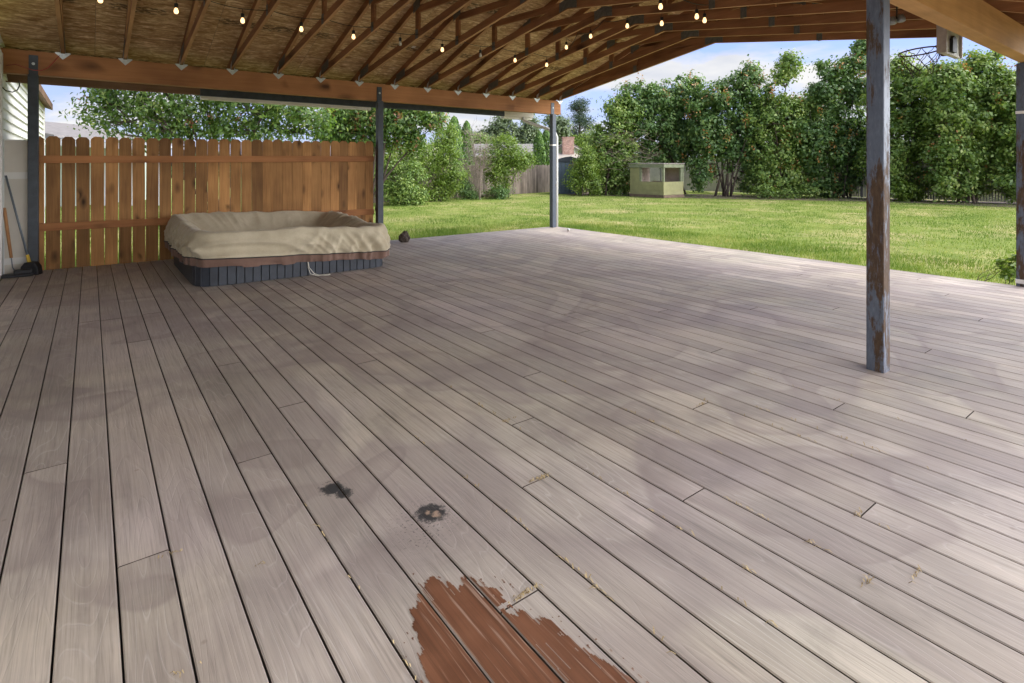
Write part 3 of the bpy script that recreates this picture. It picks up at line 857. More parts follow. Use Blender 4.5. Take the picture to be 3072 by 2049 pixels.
tag(mt.build("dust_pan", M["black"], bevel=.006), "flat black pan lying on the deck under the leaning tools", "dust pan")

# ----------------------------------------------------------------------------- cedar fence
fe = tag(empty("cedar_fence"), "new orange cedar fence with dog eared boards behind the tub", "fence")
fb = MB()
edges = [-.444, -.29, -.146, .002, .15, .299, .444, .596, .748, .896, 1.043, 1.186, 1.336, 1.481, 1.629, 1.776, 1.923, 2.074, 2.219, 2.363, 2.512, 2.662, 2.802, 2.951, 3.103, 3.247, 3.389, 3.544, 3.693, 3.834]
edges = [-.59] + edges
for i, (a, b) in enumerate(zip(edges[:-1], edges[1:])):
    gap = .0115 if i < 10 else (.008 if i < 17 else .003)
    gap *= random.uniform(.7, 1.3)
    x0, x1 = a + gap / 2, b - gap / 2
    zt_ = 1.648 + .012 * (a + .5) + random.uniform(-.008, .008)
    e = .034
    sh_ = random.gauss(0, .0025)
    fb.prism([(x0 + sh_, -.16), (x1 + sh_, -.16), (x1 - sh_, zt_ - e), (x1 - e - sh_, zt_), (x0 + e - sh_, zt_), (x0 - sh_, zt_ - e)], (0, 0, 0), (1, 0, 0), (0, 0, 1), (0, 1, 0), 8.958, 8.975, random.random())
fb.build("board_panel", M["fence"], fe)
m = MB(); m.prism([(-.56, 1.318), (3.83, 1.362), (3.83, 1.455), (-.56, 1.411)], (0, 0, 0), (1, 0, 0), (0, 0, 1), (0, 1, 0), 8.918, 8.956); m.build("rail", M["rail"], fe, bevel=.003)
m = MB(); m.prism([(-.56, .484), (3.83, .468), (3.83, .562), (-.56, .580)], (0, 0, 0), (1, 0, 0), (0, 0, 1), (0, 1, 0), 8.918, 8.956); m.build("rail", M["rail"], fe, bevel=.003)

# ----------------------------------------------------------------------------- hot tub + its cover
TX0, TX1, TY0, TY1 = .87, 3.04, 6.62, 8.74
TCX, TCY, TH = (TX0 + TX1) / 2, (TY0 + TY1) / 2, (TX1 - TX0) / 2
def sq(a, hx, hy, rad):
    """point on a rounded rectangle at angle a"""
    c, s = math.cos(a), math.sin(a)
    k = 11.0
    r = (abs(c / 1) ** k + abs(s / 1) ** k) ** (-1 / k)
    return hx * r * c, hy * r * s
tub = tag(empty("hot_tub"), "low hot tub with dark slatted cabinet under a sagging tan cover", "hot tub")
NA = 180
m = MB(); 
ring = [sq(2 * math.pi * i / NA, TH - .012, (TY1 - TY0) / 2 - .012, .1) for i in range(NA)]
m.prism(ring, (TCX, TCY, 0), (1, 0, 0), (0, 1, 0), (0, 0, 1), .002, .34)
m.build("cabinet", M["cabinet_gap"], tub)
sl_ = MB()
per = []
acc = 0; N2 = 1440
pts = [sq(2 * math.pi * i / N2, TH, (TY1 - TY0) / 2, .1) for i in range(N2 + 1)]
start = 0; 
for i in range(1, N2 + 1):
    acc += math.dist(pts[i], pts[i - 1])
    if acc > .082 or i == N2:
        a, b = pts[start], pts[i]
        d = Vector((b[0] - a[0], b[1] - a[1], 0)); L = d.length; d.normalize()
        n = Vector((d.y, -d.x, 0))
        o = Vector((TCX + a[0], TCY + a[1], 0))
        sl_.prism([(.0025, -.012), (L - .0025, -.012), (L - .006, 0), (.006, 0)], o, d, n, (0, 0, 1), .004, .335, random.random())
        start, acc = i, 0
sl_.build("slat_skirt", M["cabinet"], tub)

cv = tag(empty("hot_tub_cover"), "baggy tan canvas cover sagging into the hot tub, with brown hem", "tub cover")
def rimz(x, y):     # rim height over the tub plan, higher at the back-left
    fx, fy = (x - TX0) / (TX1 - TX0), (y - TY0) / (TY1 - TY0)
    return (.56 * (1 - fx) + .50 * fx) * (1 - fy) + (.625 * (1 - fx) + .555 * fx) * fy
def hemz(x, y):     # height of the tan/brown seam
    fx = (x - TX0) / (TX1 - TX0)
    return .315 * (1 - fx) + .205 * fx
def hem2z(x, y):
    fx = (x - TX0) / (TX1 - TX0)
    return .230 * (1 - fx) + .125 * fx + .012 * noise.noise((x * 3, y * 3, 2))
NA = 640
def ridge(x, y, z): return 1 - 2 * abs(noise.noise((x, y, z)))
def cover_point(a, s):
    """s 0..1 centre to rim, 1..2 down the side to the seam"""
    hx, hy = TH + .022, (TY1 - TY0) / 2 + .022
    ex, ey = sq(a, hx, hy, .1)
    al = ex * 1.0 + ey * 1.0 + 3 * math.sin(a)
    if s <= 1:
        rr = s
        x, y = TCX + ex * rr, TCY + ey * rr
        rz = rimz(TCX + ex, TCY + ey)
        t = max(0, min(1, (rr - .66) / .29)); t = t ** .8 * (1 if rr < .95 else 1)
        z = .315 + .03 * noise.noise((x * 1.3, y * 1.3, 0)) + (rz - .315) * t
        if rr > .965: z -= .018 * ((rr - .965) / .035) ** 2
        wr = ridge(x * 1.7 + y * .9, y * 1.6 - x * .5, 8) * .5 + ridge(x * 4.2 - y * 2, y * 2.6 + x, 3) * .25
        radial = ridge(al * 1.5, rr * .9, 3.3) * .030 * t + ridge(al * 3.5, rr * 1.4, 7.3) * .020 * t
        z += wr * .060 * (1 - t * .6) + radial * (1 if rr < .93 else .6)
        return Vector((x, y, z))
    q = s - 1
    x, y = TCX + ex, TCY + ey
    zr, zh = rimz(x, y) - .018, hemz(x, y)
    n = Vector((abs(ex / hx) ** 6 * math.copysign(1, ex), abs(ey / hy) ** 6 * math.copysign(1, ey), 0)).normalized()
    # gathered and diagonal folds running down from the rim
    e = math.sin(math.pi * min(q * .6 + .02, 1))
    f = ridge(al * 2.1 + q * .95, .2 * q, 4) * .040 + ridge(al * 3.6 - q * 1.5, .2 * q, 14) * .042 + ridge(al * 7 + q * 1.2, .3 * q, 24) * .018 + ridge(al * 1.1 - q * 2.2, .4, 54) * .020
    out = .006 + (f - .030) * (.15 + .95 * e)
    out = max(out, -.014)
    z = zr + (zh - zr) * q + ridge(al * 1.4, q * 2, 34) * .006 * math.sin(math.pi * q)
    return Vector((x, y, z)) + n * out
SS = [.02, .1, .2, .3, .4, .48, .54, .60, .65, .70, .74, .78, .82, .85, .88, .90, .92, .94, .955, .965, .975, .985, .993, 1.0] + [1 + .05 * k for k in range(1, 21)]
m = MB()
for s in SS:
    for i in range(NA): m.v.append(tuple(cover_point(2 * math.pi * i / NA + .0001, s)))
for r in range(len(SS) - 1):
    for i in range(NA):
        j = (i + 1) % NA
        m.f.append((r * NA + i, r * NA + j, (r + 1) * NA + j, (r + 1) * NA + i)); m.t.append(.5)
m.f.append(tuple(range(NA))[::-1]); m.t.append(.5)
top = m.build("canvas_top", M["tan"], cv, smooth=True)
m = MB(); NS = 9
seam = []
for r in range(NS):
    q = r / (NS - 1)
    for i in range(NA):
        a = 2 * math.pi * i / NA + .0001
        p = cover_point(a, 2.0)
        if r == 0: seam.append(p + Vector(((p.x - TCX) * .003, (p.y - TCY) * .003, 0)))
        ex, ey = p.x - TCX, p.y - TCY
        n = Vector((ex, ey, 0)).normalized()
        al = ex + ey
        z2 = hem2z(p.x, p.y) - (.012 if abs(noise.noise((al * 2, 0, 0))) > .3 else 0)
        z = p.z + (z2 - p.z) * q
        o = -.006 * q + noise.noise((al * 6 - q, q, 44)) * .014 * (.3 + q)
        m.v.append(tuple(Vector((p.x, p.y, z)) + n * o))
for r in range(NS - 1):
    for i in range(NA):
        j = (i + 1) % NA
        m.f.append((r * NA + i, r * NA + j, (r + 1) * NA + j, (r + 1) * NA + i)); m.t.append(.5)
m.build("hem", M["brown"], cv, smooth=True)
MB().tube(seam + [seam[0]], .006, 5).build("piping", M["black"], cv, smooth=True)
m = MB()
for L, dx in ((.0, 0), (.03, .012)):
    m.tube([(2.02, 6.60, .19), (2.02 + dx, 6.585, .10), (2.04 + dx + L, 6.57, .03), (2.10 + L, 6.55, .008), (2.22 + L, 6.53 - L, .006)], .004, 5)
m.build("drawstring", M["cord"], cv, smooth=True)

# ----------------------------------------------------------------------------- small things on the deck
import bmesh
bm = bmesh.new(); bmesh.ops.create_icosphere(bm, subdivisions=4, radius=1)
for v in bm.verts:
    p = v.co.copy()
    k = 1 + .22 * noise.noise(p * 1.7) + .13 * noise.noise(p * 4 + Vector((3, 3, 3))) - .12 * abs(noise.noise(p * 9))
    v.co = Vector((p.x * .098 * k * (1 - .28 * max(p.z, 0)), p.y * .085 * k * (1 - .28 * max(p.z, 0)), max(p.z * .105 * k + .083, 0)))
me = bpy.data.meshes.new("rock"); bm.to_mesh(me); bm.free()
rk = bpy.data.objects.new("rock", me); COL.objects.link(rk); me.materials.append(M["rock"]); rk.location = (4.24, 8.60, .001)
tag(rk, "dark brown porous rock on the deck edge beside the hot tub", "rock")
kb = tag(empty("pipe_stub"), "small capped metal pipe stub on the deck near the corner post", "pipe")
MB().lathe([(0, 0), (.020, 0), (.020, .03), (0, .03)], (7.50, 8.06, .001), 12).build("base", M["boardedge"], kb)
MB().lathe([(0, .030), (.028, .032), (.031, .045), (.024, .058), (0, .062)], (7.50, 8.06, .001), 14).build("cap", M["galv"], kb, smooth=True)

# ----------------------------------------------------------------------------- basketball hoop under the roof
bh = tag(empty("basketball_hoop"), "small rusty basketball hoop with torn net on a weathered backboard under the roof", "basketball hoop")
BX0, BX1, BY, BZA, BZB = 7.30, 7.84, 1.98, 2.50, 2.97
MB().box(BX0 + .02, BX1 - .02, BY - .02, BY + .012, BZA + .02, BZB).build("board", M["board"], bh)
m = MB(); m.box(BX0 - .012, BX0 + .018, BY - .045, BY + .045, BZA, BZB); m.box(BX1 - .018, BX1 + .012, BY - .045, BY + .03, BZA, BZB); m.box(BX0 + .02, BX1 - .02, BY - .03, BY + .02, BZA - .004, BZA + .018)
m.build("frame", M["boardedge"], bh, bevel=.003)
m = MB(); m.prism([(-.07, -.09), (.07, -.09), (.085, -.02), (.06, .07), (-.02, .09), (-.07, .05)], (7.55, BY - .022, 2.62), (1, 0, 0), (0, 0, 1), (0, 1, 0), -.03, 0); m.build("bracket", M["black"], bh)
m = MB(); m.box(7.40, 7.46, BY - .01, BY + .03, BZB + .001, 3.0); m.box(7.68, 7.74, BY - .01, BY + .03, BZB + .001, 3.0); m.build("hanger", M["truss"], bh)
RC, RR = Vector((7.52, 2.245, 2.585)), .20
tl = Matrix.Rotation(R(-5), 4, "X")
def rp(a, r=RR, z=0): return tuple(RC + (tl @ Vector((r * math.cos(a), r * math.sin(a), z))))
MB().tube([rp(2 * math.pi * i / 40) for i in range(41)], .0085, 6).build("rim", M["hoop"], bh, smooth=True)
m = MB(); m.box(7.49, 7.55, BY + .013, BY + .06, 2.50, 2.58); m.tube([(7.46, BY + .05, 2.53), rp(R(-60))], .006, 5); m.tube([(7.58, BY + .05, 2.53), rp(R(-120))], .006, 5)
m.build("rim_mount", M["hoop"], bh)
m = MB()
rows = [(RR, 0), (RR * .93, -.07), (RR * .78, -.14), (RR * .62, -.20), (RR * .50, -.26)]
NN = 9
for i in range(NN):
    for s in (1, -1):
        pth = []
        for r, (rad, z) in enumerate(rows):
            a = 2 * math.pi * (i + s * r * .5) / NN
            pth.append(rp(a, rad + random.uniform(-.012, .012), z + random.uniform(-.02, .02)))
        if random.random() < .15: pth = pth[:-1]
        fine = []
        for p, q in zip(pth[:-1], pth[1:]):
            p, q = Vector(p), Vector(q)
            fine += [p, p.lerp(q, .5) - Vector((0, 0, .012))]
        fine.append(Vector(pth[-1]))
        m.tube(fine, .0034, 4)
m.build("net", M["net"], bh)

# ----------------------------------------------------------------------------- playhouse
ph = tag(empty("playhouse"), "small green boarded play stand with open windows on the lawn before the hedge", "playhouse")
HC = LD(455 / F * 24.6, 24.6)     # near corner
hx0, hy0 = HC.x, HC.y
W, D = 1.42, 1.92                 # along x, along y
ZB, ZS, ZT_, ZR = LAWN + .13, LAWN + .72, LAWN + 1.345, LAWN + 1.50
def boards(mb, axis, a0, a1, c, z0, z1, t0, n):
    for i in range(n):
        za, zb_ = z0 + (z1 - z0) * i / n, z0 + (z1 - z0) * (i + 1) / n
        if axis == "x": mb.box(a0, a1, c, c + .03, za + .014, zb_ - .014, random.random())
        else: mb.box(c, c + .03, a0, a1, za + .014, zb_ - .014, random.random())
    if axis == "x": mb.box(a0 + .004, a1 - .004, c + .012, c + .026, z0, z1)
    else: mb.box(c + .012, c + .026, a0 + .004, a1 - .004, z0, z1)
m = MB()
boards(m, "y", hy0 + .032, hy0 + D, hx0, ZB, ZS, 0, 3)                 # face towards the deck, below the window
boards(m, "y", hy0 + D * .71, hy0 + D, hx0, ZS, ZT_, 0, 3)             # beside the window
boards(m, "x", hx0, hx0 + W, hy0, ZB, ZS, 0, 3)                       # right-hand face
m.build("wall", M["green"], ph)
m = MB()
boards(m, "y", hy0 + .032, hy0 + D * .55, hx0 + W - .03, ZS, ZT_, 0, 3); boards(m, "x", hx0 + .03, hx0 + W - .03, hy0 + D - .03, ZB, ZT_, 0, 6)
boards(m, "y", hy0 + .032, hy0 + D * .9, hx0 + W - .03, ZB, ZS, 0, 4)
tag(m.build("wall", M["hut_inside"], ph), "bare pinkish back boards")
m = MB()
for (px_, py_) in ((hx0 - .006, hy0 - .006), (hx0 + W - .075, hy0 - .006), (hx0 - .006, hy0 + D * .71 - .09), (hx0 + W - .2, hy0 - .005)):
    MB().box(px_, px_ + .085, py_, py_ + .085, ZS + .002, ZT_ + .01).build("post", M["green_trim"], ph)
m = MB()
m.box(hx0 - .045, hx0 - .01, hy0 - .045, hy0 + D + .03, ZT_ + .012, ZR); m.box(hx0 - .009, hx0 + W + .02, hy0 - .045, hy0 - .01, ZT_ + .012, ZR)
m.build("fascia", M["green_trim"], ph)
m = MB(); m.prism([(-.06, -.06), (W + .06, -.06), (W + .06, D + .05), (-.06, D + .05)], (hx0, hy0, ZR + .003), (1, 0, .01), (0, 1, .012), (0, 0, 1), 0, .035); m.build("roof", M["hut_roof"], ph)
m = MB(); m.box(hx0 - .03, hx0 + W + .02, hy0 - .03, hy0 + D + .02, LAWN - .02, ZB - .004); m.build("base", M["hut_base"], ph, bevel=.01)

# ----------------------------------------------------------------------------- slatted chain-link fence behind the hedge
cf = tag(empty("chain_link_fence"), "chain link fence with beige privacy slats glimpsed behind the hedge trunks", "fence")
A, B = Vector((26.4, 23.5, 0)), Vector((28.4, -4, 0))
d = (B - A); L = d.length; d.normalize(); n = Vector((d.y, -d.x, 0))
m = MB(); x = 0
while x < L:
    p = A + d * x
    m.prism([(0, LAWN + .05), (.080, LAWN + .05), (.080, 1.52), (0, 1.52)], p, d, (0, 0, 1), n, -.003, .003, random.random()); x += .088
m.build("slat_mesh", M["slat"], cf)
m = MB(); x = .2
while x < L:
    p = A + d * x; m.tube([(p.x, p.y, LAWN - .05), (p.x, p.y, 1.66)], .03, 8); x += 2.6
m.build("post", M["chain"], cf)
MB().tube([A + Vector((0, 0, 1.60)), B + Vector((0, 0, 1.60))], .024, 8).build("top_rail", M["chain"], cf)

# weathered board fence at the back left
of = tag(empty("board_fence"), "old grey weathered board fence behind the shrubs at the lawn's far left", "fence")
m = MB()
A, B = Vector((6.5, 19.6, 0)), Vector((20.4, 23.2, 0)); d = B - A; L = d.length; d.normalize(); n = Vector((-d.y, d.x, 0)); x = 0
while x < L:
    p = A + d * x; h_ = 1.36 + random.uniform(-.035, .03)
    m.prism([(0, LAWN - .02), (.128, LAWN - .02), (.128 + random.uniform(-.004, .004), h_), (0, h_ + random.uniform(-.02, .02))], p, d, (0, 0, 1), n, 0, .018, random.random()); x += .138
m.build("board_panel", M["oldfence"], of)
for z in (.25, 1.1):
    m = MB(); m.prism([(0, z), (L, z), (L, z + .09), (0, z + .09)], A, d, (0, 0, 1), n, .02, .06); m.build("rail", M["oldfence"], of)

# ----------------------------------------------------------------------------- blue-grey metal shed
ms = tag(empty("metal_shed"), "narrow slate blue metal shed between corner post and a leafy bush", "shed")
o = LD(2.28, 28.4); ax, ay = Vector((.797, -.604, 0)), Vector((.604, .797, 0))
m = MB(); m.prism([(0, LAWN), (1.35, LAWN), (1.35, 1.52), (0, 1.52)], o, ax, (0, 0, 1), ay, .03, 1.6); m.build("wall", M["shed"], ms)
m = MB()
for x in (.02, .235, .45): m.prism([(x, LAWN + .06), (x + .195, LAWN + .06), (x + .195, 1.50), (x, 1.50)], o, ax, (0, 0, 1), ay, -.002, .028)
m.build("door", M["shed"], ms)
m = MB()
for x in (.218, .432, .648): m.prism([(x, LAWN + .06), (x + .014, LAWN + .06), (x + .014, 1.50), (x, 1.50)], o, ax, (0, 0, 1), ay, -.008, .026)
m.build("door_rail", M["shed_dark"], ms)
m = MB(); m.prism([(-.06, 1.523), (1.42, 1.523), (1.42, 1.60), (.7, 1.80), (.4, 1.76), (-.06, 1.60)], o, ax, (0, 0, 1), ay, -.05, 1.65); m.build("roof", M["shed_dark"], ms)

# ----------------------------------------------------------------------------- far house with chimney
fh = tag(empty("chimney_house"), "far grey roofed house with a brick chimney above the back fence", "house")
X, Y, Z = Vector((.797, -.604, 0)), Vector((.604, .797, 0)), Vector((0, 0, 1))
O0 = LD(0, 0)
m = MB(); m.prism([(-7, LAWN), (3.2, LAWN), (3.2, 2.18), (-7, 2.18)], O0, X, Z, Y, 42.5, 48); m.build("wall", M["housebeige"], fh)
m = MB()
m.prism([(41.9, 2.2), (45, 3.12), (48.4, 2.2), (48.4, 2.12), (45, 3.03), (41.9, 2.12)], O0, Y, Z, X, -7.4, 3.4); m.build("roof", M["houseroof"], fh)
m = MB(); m.prism([(-7.4, 2.05), (2.6, 2.05), (2.6, 2.2), (-7.4, 2.2)], O0, X, Z, Y, 41.78, 41.88); m.build("gutter", M["housewhite"], fh)
m = MB(); m.prism([(2.75, LAWN), (5.45, LAWN), (5.45, 2.2), (4.1, 3.0), (2.75, 2.2)], O0, X, Z, Y, 41, 42.4); m.build("gable_wall", M["housegreen"], fh)
m = MB()
m.prism([(2.45, 2.12), (4.1, 3.10), (5.8, 2.12), (5.8, 2.02), (4.1, 3.0), (2.45, 2.02)], O0, X, Z, Y, 40.75, 40.95); m.build("bargeboard", M["housewhite"], fh)
m = MB(); m.prism([(2.40, 2.17), (4.1, 3.18), (5.85, 2.17), (5.8, 2.125), (4.1, 3.105), (2.45, 2.125)], O0, X, Z, Y, 40.7, 45); m.build("roof", M["houseroof"], fh)
m = MB(); m.prism([(3.64, 1.9), (4.46, 1.9), (4.46, 3.34), (3.64, 3.34)], O0, X, Z, Y, 40.0, 40.68); m.prism([(3.60, 3.342), (4.50, 3.342), (4.50, 3.42), (3.60, 3.42)], O0, X, Z, Y, 39.96, 40.72)
m.build("chimney", M["brick"], fh)
m = MB(); m.prism([(37.5, 1.62), (40.6, 2.28), (40.6, 2.2), (37.5, 1.54)], O0, Y, Z, X, 2.6, 6.2); m.build("porch_roof", M["housebeige"], fh)

# ----------------------------------------------------------------------------- neighbour's white patio roof at the left
nb = tag(empty("neighbour_house"), "pale house with white patio roof and gutter beyond the cedar fence", "house")
p = lambda px, py, d=20.: at(px, py, d)
d1 = 19.0
l0, l1 = (128 - 1536) / F * d1, (420 - 1536) / F * d1
m = MB(); m.prism([(l0 - 6, LAWN), (l0 + .55, LAWN), (l0 + .55, 2.05), (l0 - 6, 2.05)], O0, X, Z, Y, d1 + .6, d1 + 6); m.build("wall", M["housegreen"], nb)
m = MB(); m.prism([(l0 + .55, 2.02), (l0 + .75, 2.20), (l1 + .5, 2.0), (l1 + .5, 1.82), (l0 + .75, 1.98)], O0, X, Z, Y, d1 - .6, d1 - .5); m.build("gutter", M["housewhite"], nb)
m = MB(); m.prism([(l0 - .5, 2.28), (l1 + .5, 1.98), (l1 + .5, 1.94), (l0 - .5, 2.24)], O0, X, Z, Y, d1 - .49, d1 + 4); m.build("patio_roof", M["housewhite"], nb)
m = MB()
m.prism([(l0 - 3, 3.05), (l0 + .62, 2.30), (l0 + .62, 2.12), (l0 - 3, 2.12)], O0, X, Z, Y, d1 - .2, d1 + .55); m.build("gable_wall", M["housewhite"], nb)
m = MB(); m.prism([(l0 - 3, 3.12), (l0 + .80, 2.34), (l0 + .80, 2.26), (l0 - 3, 3.05)], O0, X, Z, Y, d1 - .5, d1 + 6); m.build("roof", M["houseroof"], nb)
m = MB(); a = O0 + X * (l0 + .72) + Y * (d1 - .45) + Z * 2.06; b = O0 + X * (l0 + .1) + Y * (d1 + .2) + Z * 1.74
m.tube([a, b, b + Vector((0, 0, -1.8))], .035, 8); m.build("downspout", M["housewhite"], nb)
m = MB()
for k in range(3):
    a = O0 + X * (l0 + 1.4 + k * .95) + Y * (d1 + 1.0); MB().box(a.x - .04, a.x + .04, a.y - .04, a.y + .04, LAWN, 1.93).build("post", M["housewhite"], nb)

# ----------------------------------------------------------------------------- vegetation
def leaf_quads(cen, nrm, size, aspect=.55, droop=.2):
    """four-point leaves at cen facing roughly nrm"""
    n = len(cen)
    rnd = RNG.normal(size=(n, 3))
    nrm = nrm / (np.linalg.norm(nrm, axis=1, keepdims=True) + 1e-9)
    t = rnd - (rnd * nrm).sum(1, keepdims=True) * nrm
    t[:, 2] -= droop
    t /= np.linalg.norm(t, axis=1, keepdims=True) + 1e-9
    s = np.cross(nrm, t)
    L = (size * RNG.uniform(.6, 1.25, n))[:, None]
    fold = nrm * L * .12
    return np.stack([cen - t * L * .5, cen + s * L * aspect * .5 + fold, cen + t * L * .5, cen - s * L * aspect * .5 + fold], 1).reshape(-1, 3)

def plant(name, cat, label, base, blobs, d, clumps, per, leaf, mat, stems=4, stem_r=.04, stem_mat="stem", rc=.28, group=None, extra=None, tint=(.5, .24), aspect=.6, crown="crown", trunk="trunk", shell=2.4, up=.6, depth=.8, twigs=True, dens=1.0, grow=1.0):
    """multi-stemmed plant: stems from the base, a branch to every leaf clump, leaves as folded quads round each clump"""
    root = tag(empty(name), label, cat, group)
    bl = []
    for (px, py, rx, ry) in blobs:
        c = at(px, py, d); k = d / F
        bl.append((np.array(c), rx * k * grow, ry * k * grow, (rx + ry) / 2 * k * depth))
    wts = np.array([b[1] * b[2] for b in bl]); wts /= wts.sum()
    clumps = int(clumps * dens)
    idx = RNG.choice(len(bl), clumps, p=wts)
    u = RNG.normal(size=(clumps, 3)); u /= np.linalg.norm(u, axis=1, keepdims=True)
    r = RNG.random(clumps) ** (1 / shell)
    Xv, Yv, Zv = np.array((.797, -.604, 0)), np.array((.604, .797, 0)), np.array((0, 0, 1.))
    cc = np.array([bl[i][0] for i in idx])
    rr = np.array([bl[i][1:] for i in idx])
    cl = cc + (u[:, 0:1] * r[:, None] * rr[:, 0:1]) * Xv + (u[:, 1:2] * r[:, None] * rr[:, 2:3]) * Yv + (u[:, 2:3] * r[:, None] * rr[:, 1:2]) * Zv
    cl[:, 2] = np.maximum(cl[:, 2], LAWN + .12)
    # leaves
    n = clumps * per
    which = np.repeat(np.arange(clumps), per)
    rcl = (rc * RNG.uniform(.55, 1.35, clumps))[which][:, None]
    off = RNG.normal(size=(n, 3)) * np.array((1, 1, .75)) * .55
    pos = cl[which] + off * rcl
    pos[:, 2] = np.maximum(pos[:, 2], LAWN + .03)
    nr = off * .7 + (cl - cc)[which] / (rr.mean(1)[which][:, None] + 1e-6) * .7 + np.array((0, 0, up)) + RNG.normal(size=(n, 3)) * .55
    tn = np.clip(RNG.normal(tint[0], tint[1], n) * .6 + RNG.normal(tint[0], tint[1] * .9, clumps)[which] * .4, 0, 1)
    npmesh(crown, leaf_quads(pos, nr, leaf, aspect), n, 4, tn, M[mat], root)
    # stems
    m = MB()
    b = Vector(base)
    tops = sorted(range(clumps), key=lambda i: -cl[i][2])
    pick = [tops[min(int(k * clumps * .55 / max(stems, 1)), clumps - 1)] for k in range(stems)]
    nodes = []
    for k in pick:
        tgt = Vector(cl[k])
        st = b + Vector((random.uniform(-.14, .14) * stems ** .5, random.uniform(-.14, .14) * stems ** .5, -.05))
        mid = st.lerp(tgt, .45) + Vector((random.uniform(-.2, .2), random.uniform(-.2, .2), .12 * (tgt.z - st.z)))
        pts = []
        for i in range(9):
            f = i / 8
            pts.append(st * (1 - f) ** 2 + mid * 2 * f * (1 - f) + tgt * f * f + Vector((noise.noise((f * 3, k, 1)), noise.noise((f * 3, k, 7)), 0)) * .06)
        m.tube(pts, [stem_r * (1 - .85 * i / 8) * (1.15 if i == 0 else 1) for i in range(9)], 6)
        nodes += pts[2:]
    if twigs and nodes:
        na = np.array([tuple(p) for p in nodes])
        for i in range(clumps):
            c = cl[i]
            dd = np.linalg.norm(na - c, axis=1) + np.maximum(na[:, 2] - c[2], 0) * 2
            j = int(dd.argmin())
            p0, p1 = Vector(na[j]), Vector(c)
            md = p0.lerp(p1, .55) + Vector((0, 0, -.06 * (p1 - p0).length))
            m.tube([p0, md, p1], [stem_r * .30, stem_r * .2, stem_r * .08], 4, cap=False)
    m.build(trunk, M[stem_mat], root, smooth=True)
    if extra:
        (nm, mt_, cnt, sz, k2, lbl) = extra
        pk = RNG.choice(clumps, cnt, p=None)
        dirv = (cl - cc) / (rr.mean(1)[:, None] + 1e-6) + np.array((-.25, -.45, .5))
        dirv /= np.linalg.norm(dirv, axis=1, keepdims=True)
        c2 = cl[pk] + dirv[pk] * rc * RNG.uniform(.85, 1.35, cnt)[:, None]
        w2 = np.repeat(np.arange(cnt), k2)
        p2 = c2[w2] + RNG.normal(size=(len(w2), 3)) * np.array((.05, .05, .085)) * (sz / .06)
        npmesh(nm, leaf_quads(p2, RNG.normal(size=(len(w2), 3)), sz, .7), len(w2), 4, RNG.random(len(w2)), M[mt_], root)["kind"] = "stuff"
    return root
def gpt(px, d):
    return LD((px - 1536) / F * d, d, LAWN)

HG = "lilac shrubs of the hedge along the lawn"
SEED = lambda n, s=.105: ("flower_heads", "lf_seed", n, s, 14, None)
plant("lilac_shrub", "shrub", "dark leafy lilac at the left end of the hedge, between bush and green play stand", gpt(1815, 27.6), [(1835, 415, 62, 60), (1868, 335, 52, 52), (1850, 470, 70, 72), (1790, 520, 62, 62), (1865, 545, 55, 45)], 27.6, 210, 62, .155, "lf_lilac2", 6, .05, group=HG, extra=SEED(13), dens=1.75, grow=1.07)
plant("lilac_shrub", "shrub", "big lilac overhanging the roof of the green play stand", gpt(2040, 28.2), [(1925, 310, 85, 62), (2005, 290, 90, 58), (2080, 330, 80, 70), (1960, 395, 100, 62), (2060, 410, 80, 55), (2085, 245, 26, 24), (1990, 470, 90, 30), (2110, 440, 55, 40)], 28, 320, 60, .165, "lf_lilac", 7, .045, group=HG, extra=SEED(50), dens=1.75, grow=1.07)
plant("lilac_shrub", "shrub", "lilac with dark leaning trunks just right of the green play stand", gpt(2165, 26.2), [(2150, 310, 75, 60), (2235, 275, 70, 62), (2130, 400, 70, 60), (2225, 385, 85, 65), (2250, 225, 40, 30), (2105, 520, 30, 55), (2235, 470, 70, 45), (2175, 440, 75, 36), (2260, 545, 40, 45), (2290, 350, 60, 50)], 26.4, 270, 60, .165, "lf_lilac", 9, .045, group=HG, extra=SEED(54), dens=1.75, grow=1.07)
plant("lilac_shrub", "shrub", "lilac with one thin tall stem topped by a leafy tuft against the sky", gpt(2340, 25.6), [(2366, 205, 36, 30), (2372, 175, 22, 16), (2345, 235, 22, 18), (2330, 350, 85, 62), (2405, 320, 52, 30), (2320, 440, 80, 70), (2400, 430, 70, 70), (2330, 530, 85, 55), (2390, 540, 50, 45)], 25.6, 270, 58, .155, "lf_lilac2", 7, .055, group=HG, extra=SEED(47), dens=1.75, grow=1.07)
plant("lilac_shrub", "shrub", "tall loose lilac showing sky between branches, left of the rusty lone post", gpt(2520, 25), [(2505, 215, 52, 42), (2572, 185, 42, 36), (2480, 285, 48, 42), (2560, 270, 48, 40), (2520, 370, 90, 62), (2480, 460, 80, 60), (2570, 440, 80, 70), (2480, 560, 60, 36), (2435, 400, 60, 60), (2570, 540, 50, 40), (2590, 140, 22, 22)], 25, 290, 56, .165, "lf_lilac", 9, .04, group=HG, extra=SEED(58), dens=1.75, grow=1.07)
plant("lilac_shrub", "shrub", "lilac behind the basketball net, right of the rusty lone post", gpt(2715, 23.2), [(2700, 225, 60, 48), (2770, 230, 55, 48), (2730, 320, 85, 70), (2700, 420, 80, 70), (2770, 450, 80, 70), (2745, 540, 70, 36), (2655, 470, 60, 80), (2800, 350, 60, 70), (2650, 330, 50, 70)], 23.2, 270, 62, .155, "lf_lilac2", 6, .05, group=HG, extra=SEED(27), dens=1.75, grow=1.07)
